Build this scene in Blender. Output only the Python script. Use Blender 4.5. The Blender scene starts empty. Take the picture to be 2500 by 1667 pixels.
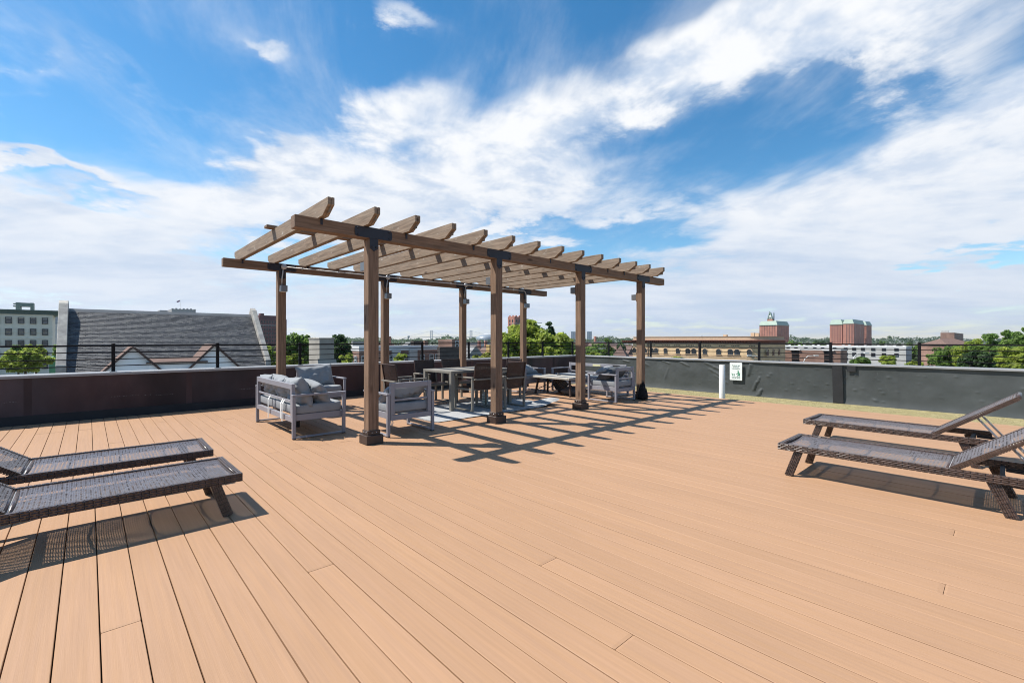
import bpy, bmesh, math, random
import numpy as np, time
from mathutils import Vector, Matrix
R = math.radians
random.seed(7); rng = np.random.default_rng(7)
SC = bpy.context.scene
COL = SC.collection

# ------------------------------------------------------------------ camera
CAM_H = 1.3385; YAW = 0.7464; FPX = 1117.774; HZ = 828.432      # metres, radians, pixels of the 2500 px frame
cd = bpy.data.cameras.new('camera'); cam = bpy.data.objects.new('camera', cd); COL.objects.link(cam)
cam.location = (0, 0, CAM_H); cam.rotation_euler = (R(90), 0, -YAW)
cd.sensor_width = 36.0; cd.lens = FPX / 2500 * 36; cd.shift_y = -(833.5 - HZ) / 2500
cd.clip_start = 0.05; cd.clip_end = 40000
SC.camera = cam
CY, SY = math.cos(YAW), math.sin(YAW)
SUN = Vector((-0.475, 0.55, 1.0)).normalized()

# ------------------------------------------------------------------ exposure
SC.view_settings.view_transform = 'Standard'; SC.view_settings.look = 'None'
SC.view_settings.exposure = 0.75; SC.view_settings.gamma = 1.0
SC.view_settings.use_curve_mapping = False
SC.cycles.filter_width = 1.05; SC.cycles.max_bounces = 6; SC.cycles.transparent_max_bounces = 8

# ------------------------------------------------------------------ world: sky with clouds
W = bpy.data.worlds.new('World'); SC.world = W; W.use_nodes = True
def build_world():
    nt = W.node_tree; nt.nodes.clear(); N = nt.nodes; L = nt.links
    def m(op, a, b=None, c=None, clamp=False):
        n = N.new('ShaderNodeMath'); n.operation = op; n.use_clamp = clamp
        for i, v in enumerate((a, b, c)):
            if v is None: continue
            if isinstance(v, (int, float)): n.inputs[i].default_value = v
            else: L.new(v, n.inputs[i])
        return n.outputs[0]
    def vec(x, y, z):
        n = N.new('ShaderNodeCombineXYZ')
        for i, v in enumerate((x, y, z)):
            if isinstance(v, (int, float)): n.inputs[i].default_value = v
            else: L.new(v, n.inputs[i])
        return n.outputs[0]
    def noise(v, scale, detail, rough, dist=0.0):
        n = N.new('ShaderNodeTexNoise'); n.inputs['Scale'].default_value = scale; n.inputs['Detail'].default_value = detail
        n.inputs['Roughness'].default_value = rough; n.inputs['Distortion'].default_value = dist
        L.new(v, n.inputs['Vector']); return n.outputs[0]
    def ramp(v, lo, hi):
        n = N.new('ShaderNodeMapRange'); n.interpolation_type = 'SMOOTHSTEP'; n.inputs['From Min'].default_value = lo
        n.inputs['From Max'].default_value = hi; L.new(v, n.inputs['Value']); return n.outputs[0]
    def mix(f, a, b):
        n = N.new('ShaderNodeMix'); n.data_type = 'RGBA'
        if isinstance(f, (int, float)): n.inputs[0].default_value = f
        else: L.new(f, n.inputs[0])
        for i, v in ((6, a), (7, b)):
            if isinstance(v, tuple): n.inputs[i].default_value = (*v, 1)
            else: L.new(v, n.inputs[i])
        return n.outputs[2]
    tc = N.new('ShaderNodeTexCoord'); sx = N.new('ShaderNodeSeparateXYZ'); L.new(tc.outputs['Generated'], sx.inputs[0])
    x, y, z = sx.outputs
    # azimuth measured from the middle of the view, elevation
    az = m('ARCTAN2', m('SUBTRACT', m('MULTIPLY', x, CY), m('MULTIPLY', y, SY)), m('ADD', m('MULTIPLY', x, SY), m('MULTIPLY', y, CY)))
    el = m('ARCSINE', z)
    # coordinates on a flat cloud deck: clouds shrink and flatten towards the horizon
    dz = m('ADD', m('MAXIMUM', z, 0.0), 0.12)
    px = m('DIVIDE', x, dz); py = m('DIVIDE', y, dz)
    P = vec(px, py, 0.0)
    # streaks run away from us over the deck
    pu = m('ADD', m('MULTIPLY', px, SY), m('MULTIPLY', py, CY)); pv = m('SUBTRACT', m('MULTIPLY', px, CY), m('MULTIPLY', py, SY))
    PS = vec(m('MULTIPLY', pu, 0.42), m('ADD', pv, m('MULTIPLY', pu, 0.25)), 3.0)
    n_lay = noise(vec(m('MULTIPLY', pu, 0.9), m('MULTIPLY', pv, 0.33), 9.0), 1.5, 7, 0.62, 0.4); lw_ = m('SUBTRACT', 1.0, ramp(el, 0.10, 0.42))
    n_big = noise(P, 0.55, 2, 0.5); n_str = noise(PS, 1.7, 7, 0.66, 0.6); n_puf = noise(P, 3.2, 7, 0.62, 0.25)
    # the cloud masses of the photograph, where they stand in the sky: (azimuth, elevation, half widths, tilt, weight)
    warp_a = m('ADD', m('MULTIPLY', m('SUBTRACT', noise(P, 1.6, 3, 0.6), 0.5), 0.30), m('MULTIPLY', m('SUBTRACT', n_puf, 0.5), 0.26))
    warp_e = m('ADD', m('MULTIPLY', m('SUBTRACT', noise(vec(px, py, 7.0), 1.6, 3, 0.6), 0.5), 0.18), m('MULTIPLY', m('SUBTRACT', n_puf, 0.5), 0.14))
    az2 = m('ADD', az, warp_a); el2 = m('ADD', el, warp_e)
    tot = None
    for (u, v, ru, rv, tilt, wgt) in CLOUDS:
        t = (u - 1176) / (FPX / 1.063); a0 = math.atan(t); e0 = math.atan((779.4 - v) / (FPX / 1.063) * math.cos(a0))
        sc = math.cos(a0) / (FPX / 1.063); sa, se = ru * sc * math.cos(a0), rv * sc
        da = m('SUBTRACT', az2, a0); de = m('SUBTRACT', el2, e0)
        ct, st = math.cos(R(tilt)), math.sin(R(tilt))
        p = m('DIVIDE', m('ADD', m('MULTIPLY', da, ct), m('MULTIPLY', de, st)), sa)
        q = m('DIVIDE', m('SUBTRACT', m('MULTIPLY', de, ct), m('MULTIPLY', da, st)), se)
        wgt = wgt * (1.22 if wgt > 0 else 0.9)
        g = m('MULTIPLY', m('EXPONENT', m('MULTIPLY', m('ADD', m('MULTIPLY', p, p), m('MULTIPLY', q, q)), -1.0)), wgt)
        tot = g if tot is None else m('ADD', tot, g)
    base = m('ADD', m('MULTIPLY', m('SUBTRACT', n_big, 0.5), 0.9), 0.10)
    dens = m('ADD', m('ADD', base, tot), m('ADD', m('MULTIPLY', m('SUBTRACT', n_str, 0.5), 1.25), m('MULTIPLY', m('MULTIPLY', m('SUBTRACT', n_puf, 0.5), 0.85), ramp(el, 0.0, 0.35))))
    low = m('MULTIPLY', m('SUBTRACT', 1.0, ramp(el, 0.0, 0.36)), 0.52)         # thicker seen edge-on low down
    dens = m('ADD', m('ADD', dens, low), m('MULTIPLY', m('MULTIPLY', m('SUBTRACT', n_lay, 0.5), 1.3), lw_))
    cover = ramp(dens, 0.12, 0.95)
    veil = m('MULTIPLY', ramp(m('ADD', n_str, m('MULTIPLY', tot, 0.25)), 0.38, 0.80), 0.42)
    cover = m('MAXIMUM', cover, veil)
    cover = m('MULTIPLY', cover, ramp(z, -0.02, 0.02))
    shade = m('ADD', m('MULTIPLY', n_puf, 0.75), m('MULTIPLY', m('SUBTRACT', noise(vec(m('ADD', px, 0.10), m('SUBTRACT', py, 0.10), 0.0), 3.2, 4, 0.62, 0.25), n_puf), -1.7))
    lit = ramp(m('ADD', shade, m('MULTIPLY', n_str, 0.55)), 0.22, 0.92)
    soft = ramp(m('ADD', m('MULTIPLY', n_lay, 0.85), m('MULTIPLY', n_puf, 0.25)), 0.40, 0.70)
    lit = m('ADD', m('MULTIPLY', lit, m('SUBTRACT', 1.0, lw_)), m('MULTIPLY', soft, lw_))
    lowgrey = m('MULTIPLY', m('SUBTRACT', 1.0, ramp(el, 0.03, 0.34)), 0.55)
    lit = m('MULTIPLY', lit, m('SUBTRACT', 1.0, lowgrey))
    ccol = mix(lit, CLOUD_SHADE, CLOUD_LIT)
    sky = N.new('ShaderNodeTexSky'); sky.sky_type = 'NISHITA'; sky.sun_disc = False
    sky.sun_elevation = math.asin(SUN.z); sky.sun_rotation = math.atan2(SUN.x, SUN.y)
    sky.altitude = 200; sky.air_density = 1.0; sky.dust_density = 0.2; sky.ozone_density = 1.6
    hs = N.new('ShaderNodeHueSaturation'); hs.inputs['Hue'].default_value = 0.492; hs.inputs['Saturation'].default_value = 1.36; hs.inputs['Value'].default_value = SKY_VAL
    L.new(sky.outputs[0], hs.inputs['Color'])
    fin = mix(cover, hs.outputs[0], ccol)
    bg = N.new('ShaderNodeBackground'); bg.inputs['Strength'].default_value = 0.06; L.new(fin, bg.inputs['Color'])
    out = N.new('ShaderNodeOutputWorld'); L.new(bg.outputs[0], out.inputs[0])
CLOUD_SHADE = (5.7, 6.8, 8.5); CLOUD_LIT = (9.7, 9.85, 10.1); SKY_VAL = 1.56
CLOUDS = [  # centre and radii in degrees of a 2352 px wide view of the sky, tilt, weight
    (1850, 55, 340, 90, 4, 0.85), (1560, 155, 170, 60, 18, 0.55), (2180, 130, 260, 130, 10, 0.50),
    (2230, 320, 260, 60, 18, 0.75), (2050, 440, 420, 90, 6, 0.55), (1180, 320, 300, 110, 8, 0.75), (640, 372, 125, 55, 0, 0.85),
    (950, 215, 130, 55, 28, 0.60), (1330, 380, 250, 90, 5, 0.35), (70, 372, 190, 30, 0, 0.85), (20, 120, 70, 40, -10, 0.6), (30, 215, 60, 18, 0, 0.6), (300, 190, 300, 22, -12, 0.42),
    (890, 25, 60, 40, 0, 0.8), (600, 120, 60, 26, 0, 0.6), (180, 180, 60, 14, -10, 0.25), (450, 520, 520, 85, 3, 0.62), (150, 620, 420, 90, 0, 0.45),
    (930, 470, 320, 80, 0, 0.60), (1500, 520, 320, 60, 0, 0.45), (1900, 560, 520, 70, 0, 0.45), (900, 700, 900, 60, 0, 0.25), (1950, 640, 520, 50, 0, 0.40), (1650, 720, 700, 40, 0, 0.30), (700, 440, 300, 60, 4, 0.35),
    (1500, 330, 330, 42, 8, -0.70), (1230, 70, 330, 110, 5, -0.62), (350, 230, 420, 150, 0, -0.62), (560, 555, 190, 30, 4, -0.62), (250, 450, 300, 26, -4, -0.45),
    (1400, 560, 200, 38, 12, -0.95), (2270, 578, 190, 28, 0, -0.95), (1150, 515, 160, 16, -6, -0.5), (1800, 330, 200, 34, 6, -0.55), (1880, 160, 120, 40, 10, -0.25), (700, 590, 160, 24, 8, -0.4),
]
build_world(); W.cycles.sampling_method = 'MANUAL'; W.cycles.sample_map_resolution = 256

# ------------------------------------------------------------------ sun
sd = bpy.data.lights.new('sun', 'SUN'); sd.energy = 4.6; sd.angle = R(0.5); sd.color = (1.0, 0.955, 0.88)
so = bpy.data.objects.new('sun', sd); COL.objects.link(so); so.rotation_euler = (-SUN).to_track_quat('-Z', 'Y').to_euler(); so.location = (-8, 10, 18)

# ------------------------------------------------------------------ materials
MATS = {}
def mat(name, col, rough=0.6, var=0.14, scale=4.0, stretch=(1, 1, 1), bump=0.0, bscale=60.0, bstretch=(1, 1, 1), metal=0.0, spec=0.35,
        fleck=None, fleck_at=0.72, fleck_scale=14.0, fleck_stretch=(1, 1, 1), rand=0.0, coord='Object', trans=0.0, hue=None, big=0.0, knots=None):
    if name in MATS: return MATS[name]
    M = bpy.data.materials.new(name); M.use_nodes = True; nt = M.node_tree; N = nt.nodes; L = nt.links
    b = N['Principled BSDF']; b.inputs['Roughness'].default_value = rough; b.inputs['Metallic'].default_value = metal
    b.inputs['Specular IOR Level'].default_value = spec
    tc = N.new('ShaderNodeTexCoord'); oi = N.new('ShaderNodeObjectInfo'); src = tc.outputs['Object']
    if coord == 'World':
        g = N.new('ShaderNodeNewGeometry'); src = g.outputs['Position']
    off = N.new('ShaderNodeVectorMath'); off.operation = 'MULTIPLY_ADD'; off.inputs[1].default_value = (37, 53, 71)
    cr = N.new('ShaderNodeCombineXYZ')
    for i in range(3): L.new(oi.outputs['Random'], cr.inputs[i])
    L.new(cr.outputs[0], off.inputs[0]); L.new(src, off.inputs[2])
    def nz(sc, st, det=5, ro=0.6):
        mp = N.new('ShaderNodeMapping'); mp.inputs['Scale'].default_value = st; L.new(off.outputs[0], mp.inputs[0])
        n = N.new('ShaderNodeTexNoise'); n.inputs['Scale'].default_value = sc; n.inputs['Detail'].default_value = det; n.inputs['Roughness'].default_value = ro
        L.new(mp.outputs[0], n.inputs['Vector']); return n.outputs[0]
    def mr(v, a, bb, c, d):
        n = N.new('ShaderNodeMapRange'); n.inputs['From Min'].default_value = a; n.inputs['From Max'].default_value = bb
        n.inputs['To Min'].default_value = c; n.inputs['To Max'].default_value = d; L.new(v, n.inputs['Value']); return n.outputs[0]
    def mul(a, bb):
        n = N.new('ShaderNodeMath'); n.operation = 'MULTIPLY'; L.new(a, n.inputs[0])
        if isinstance(bb, float): n.inputs[1].default_value = bb
        else: L.new(bb, n.inputs[1])
        return n.outputs[0]
    v = mr(nz(scale, stretch), 0.3, 0.7, 1 - var, 1 + var)
    if rand: v = mul(v, mr(oi.outputs['Random'], 0, 1, 1 - rand, 1 + rand))
    if big: v = mul(v, mr(nz(0.5, (1, 1, 1), 3), 0.35, 0.65, 1 - big, 1 + big))
    hm = N.new('ShaderNodeVectorMath'); hm.operation = 'SCALE'; hm.inputs[0].default_value = col; L.new(v, hm.inputs['Scale'])
    c = hm.outputs[0]
    if hue:
        mx = N.new('ShaderNodeMix'); mx.data_type = 'RGBA'; L.new(mr(nz(scale * 0.6, stretch, 3), 0.4, 0.65, 0, 1), mx.inputs[0]); L.new(c, mx.inputs[6])
        h2 = N.new('ShaderNodeVectorMath'); h2.operation = 'SCALE'; h2.inputs[0].default_value = hue; L.new(v, h2.inputs['Scale']); L.new(h2.outputs[0], mx.inputs[7]); c = mx.outputs[2]
    if knots:
        mp = N.new('ShaderNodeMapping'); mp.inputs['Scale'].default_value = knots; L.new(off.outputs[0], mp.inputs[0]); vo = N.new('ShaderNodeTexVoronoi'); vo.inputs['Scale'].default_value = 1.0; L.new(mp.outputs[0], vo.inputs['Vector'])
        mx = N.new('ShaderNodeMix'); mx.data_type = 'RGBA'; L.new(mr(vo.outputs['Distance'], 0.05, 0.13, 0.75, 0), mx.inputs[0]); L.new(c, mx.inputs[6]); mx.inputs[7].default_value = (0.035, 0.02, 0.014, 1); c = mx.outputs[2]
        mx = N.new('ShaderNodeMix'); mx.data_type = 'RGBA'; L.new(mr(nz(9, tuple(4 if q > min(knots) else 0.22 for q in knots), 4, 0.5), 0.70, 0.74, 0, 0.8), mx.inputs[0]); L.new(c, mx.inputs[6]); mx.inputs[7].default_value = (0.03, 0.02, 0.015, 1); c = mx.outputs[2]
    if fleck:
        mx = N.new('ShaderNodeMix'); mx.data_type = 'RGBA'; L.new(mr(nz(fleck_scale, fleck_stretch, 6, 0.7), fleck_at - 0.03, fleck_at + 0.05, 0, 0.85), mx.inputs[0])
        L.new(c, mx.inputs[6]); mx.inputs[7].default_value = (*fleck, 1); c = mx.outputs[2]
    L.new(c, b.inputs['Base Color'])
    if bump:
        bp = N.new('ShaderNodeBump'); bp.inputs['Strength'].default_value = 1.0; bp.inputs['Distance'].default_value = bump
        L.new(nz(bscale, bstretch, 4), bp.inputs['Height']); L.new(bp.outputs[0], b.inputs['Normal'])
    if trans:
        tb = N.new('ShaderNodeBsdfTranslucent'); L.new(c, tb.inputs[0]); ms = N.new('ShaderNodeMixShader'); ms.inputs[0].default_value = trans
        L.new(b.outputs[0], ms.inputs[1]); L.new(tb.outputs[0], ms.inputs[2]); L.new(ms.outputs[0], N['Material Output'].inputs[0])
    MATS[name] = M; return M

# ------------------------------------------------------------------ mesh helpers
class MB:
    def __init__(s): s.v = []; s.f = []; s.smooth = []
    def add(s, vs, fs, sm=False):
        o = len(s.v); s.v += [tuple(p) for p in vs]; s.f += [tuple(i + o for i in f) for f in fs]; s.smooth += [sm] * len(fs); return s
    def box(s, x0, y0, z0, x1, y1, z1, M=None):
        vs = [Vector(p) for p in ((x0, y0, z0), (x1, y0, z0), (x1, y1, z0), (x0, y1, z0), (x0, y0, z1), (x1, y0, z1), (x1, y1, z1), (x0, y1, z1))]
        if M is not None: vs = [M @ p for p in vs]
        return s.add(vs, ((3, 2, 1, 0), (4, 5, 6, 7), (0, 1, 5, 4), (1, 2, 6, 5), (2, 3, 7, 6), (3, 0, 4, 7)))
    def strand(s, w, y0, y1, z0, z1, e, M):         # strand bound over a bar: bulges out on both sides
        zm = (z0 + z1) / 2; vs = [M @ Vector(p) for y in (y0, y1) for p in ((-w, y, z0), (w, y, z0), (w + e, y, zm), (w, y, z1), (-w, y, z1), (-w - e, y, zm))]
        return s.add(vs, [(0, 1, 2, 3, 4, 5), (11, 10, 9, 8, 7, 6)] + [(i, i + 6, (i + 1) % 6 + 6, (i + 1) % 6) for i in range(6)])
    def bar(s, a, b, w, t, up=(0, 0, 1)):           # rectangular bar from a to b, w across, t along 'up'
        a = Vector(a); b = Vector(b); d = (b - a); l = d.length; d.normalize(); up = Vector(up)
        side = d.cross(up)
        if side.length < 1e-4: side = d.cross(Vector((0, 1, 0)))
        side.normalize(); u = side.cross(d).normalized()
        M = Matrix((( side.x, d.x, u.x, a.x), (side.y, d.y, u.y, a.y), (side.z, d.z, u.z, a.z), (0, 0, 0, 1)))
        return s.box(-w / 2, 0, -t / 2, w / 2, l, t / 2, M)
    def tube(s, pts, r, n=8, cap=True):
        pts = [Vector(p) for p in pts]; rs = r if isinstance(r, (list, tuple)) else [r] * len(pts); rings = []
        d0 = (pts[1] - pts[0]).normalized(); ref = Vector((0, 0, 1)) if abs(d0.z) < 0.9 else Vector((1, 0, 0))
        for i, p in enumerate(pts):
            d = (pts[min(i + 1, len(pts) - 1)] - pts[max(i - 1, 0)]).normalized(); a = d.cross(ref).normalized(); b = d.cross(a).normalized()
            rings.append([p + (a * math.cos(2 * math.pi * k / n) + b * math.sin(2 * math.pi * k / n)) * rs[i] for k in range(n)])
        vs = [p for rg in rings for p in rg]; fs = []
        for i in range(len(pts) - 1):
            for k in range(n): fs.append((i * n + k, i * n + (k + 1) % n, (i + 1) * n + (k + 1) % n, (i + 1) * n + k))
        s.add(vs, fs, True)
        if cap:
            o = len(s.v) - len(vs); s.f += [tuple(o + k for k in range(n)), tuple(o + (len(pts) - 1) * n + k for k in reversed(range(n)))]; s.smooth += [False, False]
        return s
    def lathe(s, prof, n=20, c=(0, 0, 0)):
        vs = [(c[0] + r * math.cos(2 * math.pi * k / n), c[1] + r * math.sin(2 * math.pi * k / n), c[2] + z) for r, z in prof for k in range(n)]
        fs = [(i * n + k, i * n + (k + 1) % n, (i + 1) * n + (k + 1) % n, (i + 1) * n + k) for i in range(len(prof) - 1) for k in range(n)]
        return s.add(vs, fs, True)
    def prism(s, poly, a, b, axis='x'):            # poly in the two other axes, extruded from a to b
        n = len(poly); f = {'x': lambda p, t: (t, p[0], p[1]), 'y': lambda p, t: (p[0], t, p[1]), 'z': lambda p, t: (p[0], p[1], t)}[axis]
        vs = [f(p, a) for p in poly] + [f(p, b) for p in poly]
        return s.add(vs, [tuple(range(n)), tuple(reversed(range(n, 2 * n)))] + [(i, i + n, (i + 1) % n + n, (i + 1) % n) for i in range(n)])
    def mesh(s, name, bevel=0.0, seg=1):
        me = bpy.data.meshes.new(name); me.from_pydata(s.v, [], s.f); me.polygons.foreach_set('use_smooth', s.smooth)
        bm = bmesh.new(); bm.from_mesh(me)
        bmesh.ops.recalc_face_normals(bm, faces=bm.faces)
        if bevel: bmesh.ops.bevel(bm, geom=bm.edges[:], offset=bevel, segments=seg, affect='EDGES', clamp_overlap=True)
        bm.to_mesh(me); bm.free(); me.update(); return me
    def build(s, name, m, parent=None, bevel=0.0, seg=1, loc=None, rot=None, kind=None):
        return link(s.mesh(name, bevel, seg), name, m, parent, loc, rot, kind=kind)
def link(me, name, m=None, parent=None, loc=None, rot=None, scale=None, kind=None):
    o = bpy.data.objects.new(name, me); COL.objects.link(o)
    if m is not None and not me.materials: me.materials.append(m)
    if parent is not None: o.parent = parent
    if loc is not None: o.location = loc
    if rot is not None: o.rotation_euler = rot
    if scale is not None: o.scale = scale
    if kind: o['kind'] = kind
    return o
def tag(o, label, cat, group=None):
    o['label'] = label; o['category'] = cat
    if group: o['group'] = group
    return o
def thing(name, label, cat, loc=(0, 0, 0), rz=0.0, group=None):
    o = bpy.data.objects.new(name, None); COL.objects.link(o); o.location = loc; o.rotation_euler = (0, 0, rz); o.empty_display_size = 0.2
    return tag(o, label, cat, group)
def copy_tree(o, parent=None):
    c = o.copy(); COL.objects.link(c); c.parent = parent
    for ch in o.children: copy_tree(ch, c)
    return c
def quads(name, V, m, parent=None, kind=None, loc=None, smooth=False):     # V: (n,4,3) array of quads, fast
    V = np.asarray(V, dtype=np.float32); n = len(V); me = bpy.data.meshes.new(name)
    me.vertices.add(n * 4); me.vertices.foreach_set('co', V.reshape(-1)); me.loops.add(n * 4); me.loops.foreach_set('vertex_index', np.arange(n * 4, dtype=np.int32))
    me.polygons.add(n); me.polygons.foreach_set('loop_start', np.arange(0, n * 4, 4, dtype=np.int32)); me.polygons.foreach_set('loop_total', np.full(n, 4, dtype=np.int32))
    me.update(calc_edges=True); return link(me, name, m, parent, loc, kind=kind)
def ray(u, v):                                  # direction in which the photograph shows a point of its 2500 px frame
    x = (u - 1250) / FPX; return np.array([CY * x + SY, -SY * x + CY, -(v - HZ) / FPX])
def at(u, v, z): return ray(u, v) * z + np.array([0, 0, CAM_H])             # the point at depth z
def corner_box(ul, uc, ur, zc):                 # axis-aligned footprint: near corner at uc, the sides seen out to ul and ur
    d = ray(uc, HZ); X0, Y0 = d[0] * zc, d[1] * zc; l = ray(ul, HZ); r = ray(ur, HZ)
    return X0, Y0, Y0 * r[0] / r[1], X0 * l[1] / l[0]
def vnoise(x, y, seed=0):                       # smooth value noise on arrays
    rr = np.random.default_rng(seed); T = rr.random((64, 64)); xi = np.floor(x).astype(int); yi = np.floor(y).astype(int); fx = x - xi; fy = y - yi
    fx = fx * fx * (3 - 2 * fx); fy = fy * fy * (3 - 2 * fy); a = T[xi % 64, yi % 64]; b = T[(xi + 1) % 64, yi % 64]; c = T[xi % 64, (yi + 1) % 64]; d = T[(xi + 1) % 64, (yi + 1) % 64]
    return (a * (1 - fx) + b * fx) * (1 - fy) + (c * (1 - fx) + d * fx) * fy - 0.5
def grid_mesh(P, name, closed=False):           # P: (a,b,3)
    a, b = P.shape[:2]; me = bpy.data.meshes.new(name); idx = np.arange(a * b).reshape(a, b)
    f = np.stack([idx[:-1, :-1], idx[1:, :-1], idx[1:, 1:], idx[:-1, 1:]], -1).reshape(-1, 4)
    me.from_pydata(P.reshape(-1, 3).tolist(), [], f.tolist()); me.polygons.foreach_set('use_smooth', [True] * len(f)); me.update(); return me
def superell(a, b, c, e1=0.35, e2=0.3, wr=0.0, seed=0, n1=18, n2=36, sag=0.0, freq=5.0):
    t = np.linspace(-np.pi / 2, np.pi / 2, n1); p = np.linspace(-np.pi, np.pi, n2 + 1); T, Pp = np.meshgrid(t, p, indexing='ij')
    pw = lambda v, e: np.sign(v) * np.abs(v) ** e
    x = a * pw(np.cos(T), e1) * pw(np.cos(Pp), e2); y = b * pw(np.cos(T), e1) * pw(np.sin(Pp), e2); z = c * pw(np.sin(T), e1)
    if wr:
        nn = vnoise(x / a * freq + 9, y / b * freq + z * 7 + 9, seed) + 0.5 * vnoise(x / a * freq * 2 + 3, y / b * freq * 2.2 + z * 9, seed + 1)
        z = z * (1 + wr * nn * 2) + wr * c * nn; x = x * (1 + 0.12 * wr * nn); y = y * (1 + 0.12 * wr * nn)
    if sag: z = z - sag * np.exp(-((x / a) ** 2 + (y / b) ** 2) * 2.0) * (z > 0)
    m = grid_mesh(np.stack([x, y, z], -1), 'cushion'); bm = bmesh.new(); bm.from_mesh(m); bmesh.ops.remove_doubles(bm, verts=bm.verts, dist=1e-5)
    bmesh.ops.recalc_face_normals(bm, faces=bm.faces); bm.to_mesh(m); bm.free(); return m
def pillow(w, h, t, seed=0, wr=0.25, n=26):     # soft cushion lying in the xz plane, thickness along y
    u = np.linspace(-1, 1, n); U, V = np.meshgrid(u, u, indexing='ij'); prof = (np.clip(1 - np.abs(U) ** 3.2, 0, 1) * np.clip(1 - np.abs(V) ** 3.2, 0, 1)) ** 0.55
    x = U * w / 2 * (1 - 0.07 * (1 - V ** 2) * np.abs(U) ** 3); z = V * h / 2 * (1 - 0.08 * (1 - U ** 2) * np.abs(V) ** 3)
    nn = vnoise(U * 2.6 + 11, V * 2.6 + 5, seed) + 0.8 * vnoise(U * 5 + 4, V * 5 + 8, seed + 3); fold = np.abs(vnoise(U * 3 + V * 2 + 20, V * 1.2 - U * 2 + 20, seed + 5))
    y1 = t / 2 * prof * (1 + wr * nn * 1.6) - wr * t * 0.55 * prof * np.exp(-(fold / 0.05) ** 2); y2 = -t / 2 * prof * (1 - wr * nn)
    z = z + wr * 0.08 * h * vnoise(U * 1.7 + 30, V * 1.1 + 3, seed + 9); me = MB(); A = np.stack([x, y1, z], -1); B = np.stack([x, y2, z], -1)
    idx = np.arange(n * n).reshape(n, n); f = np.stack([idx[:-1, :-1], idx[1:, :-1], idx[1:, 1:], idx[:-1, 1:]], -1).reshape(-1, 4)
    me.add(A.reshape(-1, 3).tolist(), f.tolist(), True); me.add(B.reshape(-1, 3).tolist(), f[:, ::-1].tolist(), True); m = me.mesh('pillow')
    bm = bmesh.new(); bm.from_mesh(m); bmesh.ops.remove_doubles(bm, verts=bm.verts, dist=1e-4); bmesh.ops.recalc_face_normals(bm, faces=bm.faces); bm.to_mesh(m); bm.free(); return m

# ================================================================== large structure
GZ = -13.0                                     # street level below the roof terrace
DECK_Y1, DECK_X1 = 10.42, 10.62
def structure(o): o['kind'] = 'structure'; return o
structure(MB().add([(-9000, -9000, GZ), (16000, -9000, GZ), (16000, 16000, GZ), (-9000, 16000, GZ)], [(0, 1, 2, 3)]).build('ground', mat('ground', (0.085, 0.10, 0.06), 0.9, 0.35, 0.02, hue=(0.16, 0.155, 0.14), coord='World')))
# our own building under the terrace
m_mem = mat('roof_membrane', (0.055, 0.058, 0.06), 0.7, 0.12, 3)
own = structure(MB().box(-6, -7, GZ, 13.45, 11.05, -0.172).build('roof_slab', m_mem))

# the deck: joists below, every board its own piece
deck = structure(MB().box(-4.1, -5.0, -0.16, DECK_X1 - 0.02, DECK_Y1 - 0.02, -0.045).build('deck', mat('deck_frame', (0.05, 0.03, 0.02), 0.9)))
m_board = mat('deck_board', (0.352, 0.209, 0.124), 0.62, 0.065, 7.0, (9, 0.22, 1), 0.0006, 60, (6, 0.12, 1), rand=0.015, spec=0.25, big=0.035, coord='World', hue=(0.360, 0.211, 0.119))
PITCH, GAP0 = 0.1483, -0.110
bm_unit = MB().box(-0.0716, -0.5, -0.024, 0.0716, 0.5, 0).mesh('deck_board', 0.0022, 1); bm_unit.materials.append(m_board)
joints = {7: (2.735,), 14: (1.88,), 30: (0.25,), 23: (0.23,), 2: (7.857,), 12: (1.154, 8.9), 1: (2.81,), 16: (7.2,), 19: (4.6,), 26: (3.4,)}
n0, n1 = int((-4.0 - GAP0) / PITCH), int((DECK_X1 - GAP0) / PITCH)
for n in range(n0, n1):
    js = joints.get(n) or (random.choice((-2.2, -1.1, 5.9, 8.3, 9.3)),)
    ys = [-4.95] + sorted(js) + [DECK_Y1]
    for a, b in zip(ys[:-1], ys[1:]):
        b2 = b - 0.0025
        o = link(bm_unit, 'deck_board', None, deck, (GAP0 + (n + 0.5) * PITCH, (a + b2) / 2, random.uniform(-0.0009, 0.0009)), (0, random.uniform(-0.0025, 0.0025), 0), (1, b2 - a, 1))
MB().box(DECK_X1 - 0.03, -4.95, -0.15, DECK_X1 - 0.005, DECK_Y1, -0.026).build('fascia_board', m_board, deck)

# strip of artificial turf between the deck and the right-hand parapet
m_turf = mat('turf', (0.30, 0.258, 0.135), 0.9, 0.2, 6, hue=(0.265, 0.232, 0.11), bump=0.004, bscale=160, coord='World')
structure(MB().box(DECK_X1 + 0.002, -5, -0.171, 12.93, 10.55, -0.158).build('turf_mat', m_turf))
n = 40000; bx = rng.uniform(DECK_X1 + 0.02, 12.86, n); by = rng.uniform(-1.2, 10.3, n); ang = rng.uniform(0, np.pi, n); hh = rng.uniform(0.003, 0.008, n); ww = rng.uniform(0.004, 0.009, n)
ln = rng.uniform(-0.012, 0.012, (n, 2)); dx, dy = np.cos(ang) * ww, np.sin(ang) * ww; zb = np.full(n, -0.160)
Q = np.stack([np.stack([bx - dx, by - dy, zb], -1), np.stack([bx + dx, by + dy, zb], -1), np.stack([bx + dx * .3 + ln[:, 0], by + dy * .3 + ln[:, 1], zb + hh], -1), np.stack([bx - dx * .3 + ln[:, 0], by - dy * .3 + ln[:, 1], zb + hh], -1)], 1)
o = quads('turf_blades', Q, m_turf, kind='stuff'); tag(o, 'yellow-green artificial turf strip along the dark parapet', 'turf')

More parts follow.
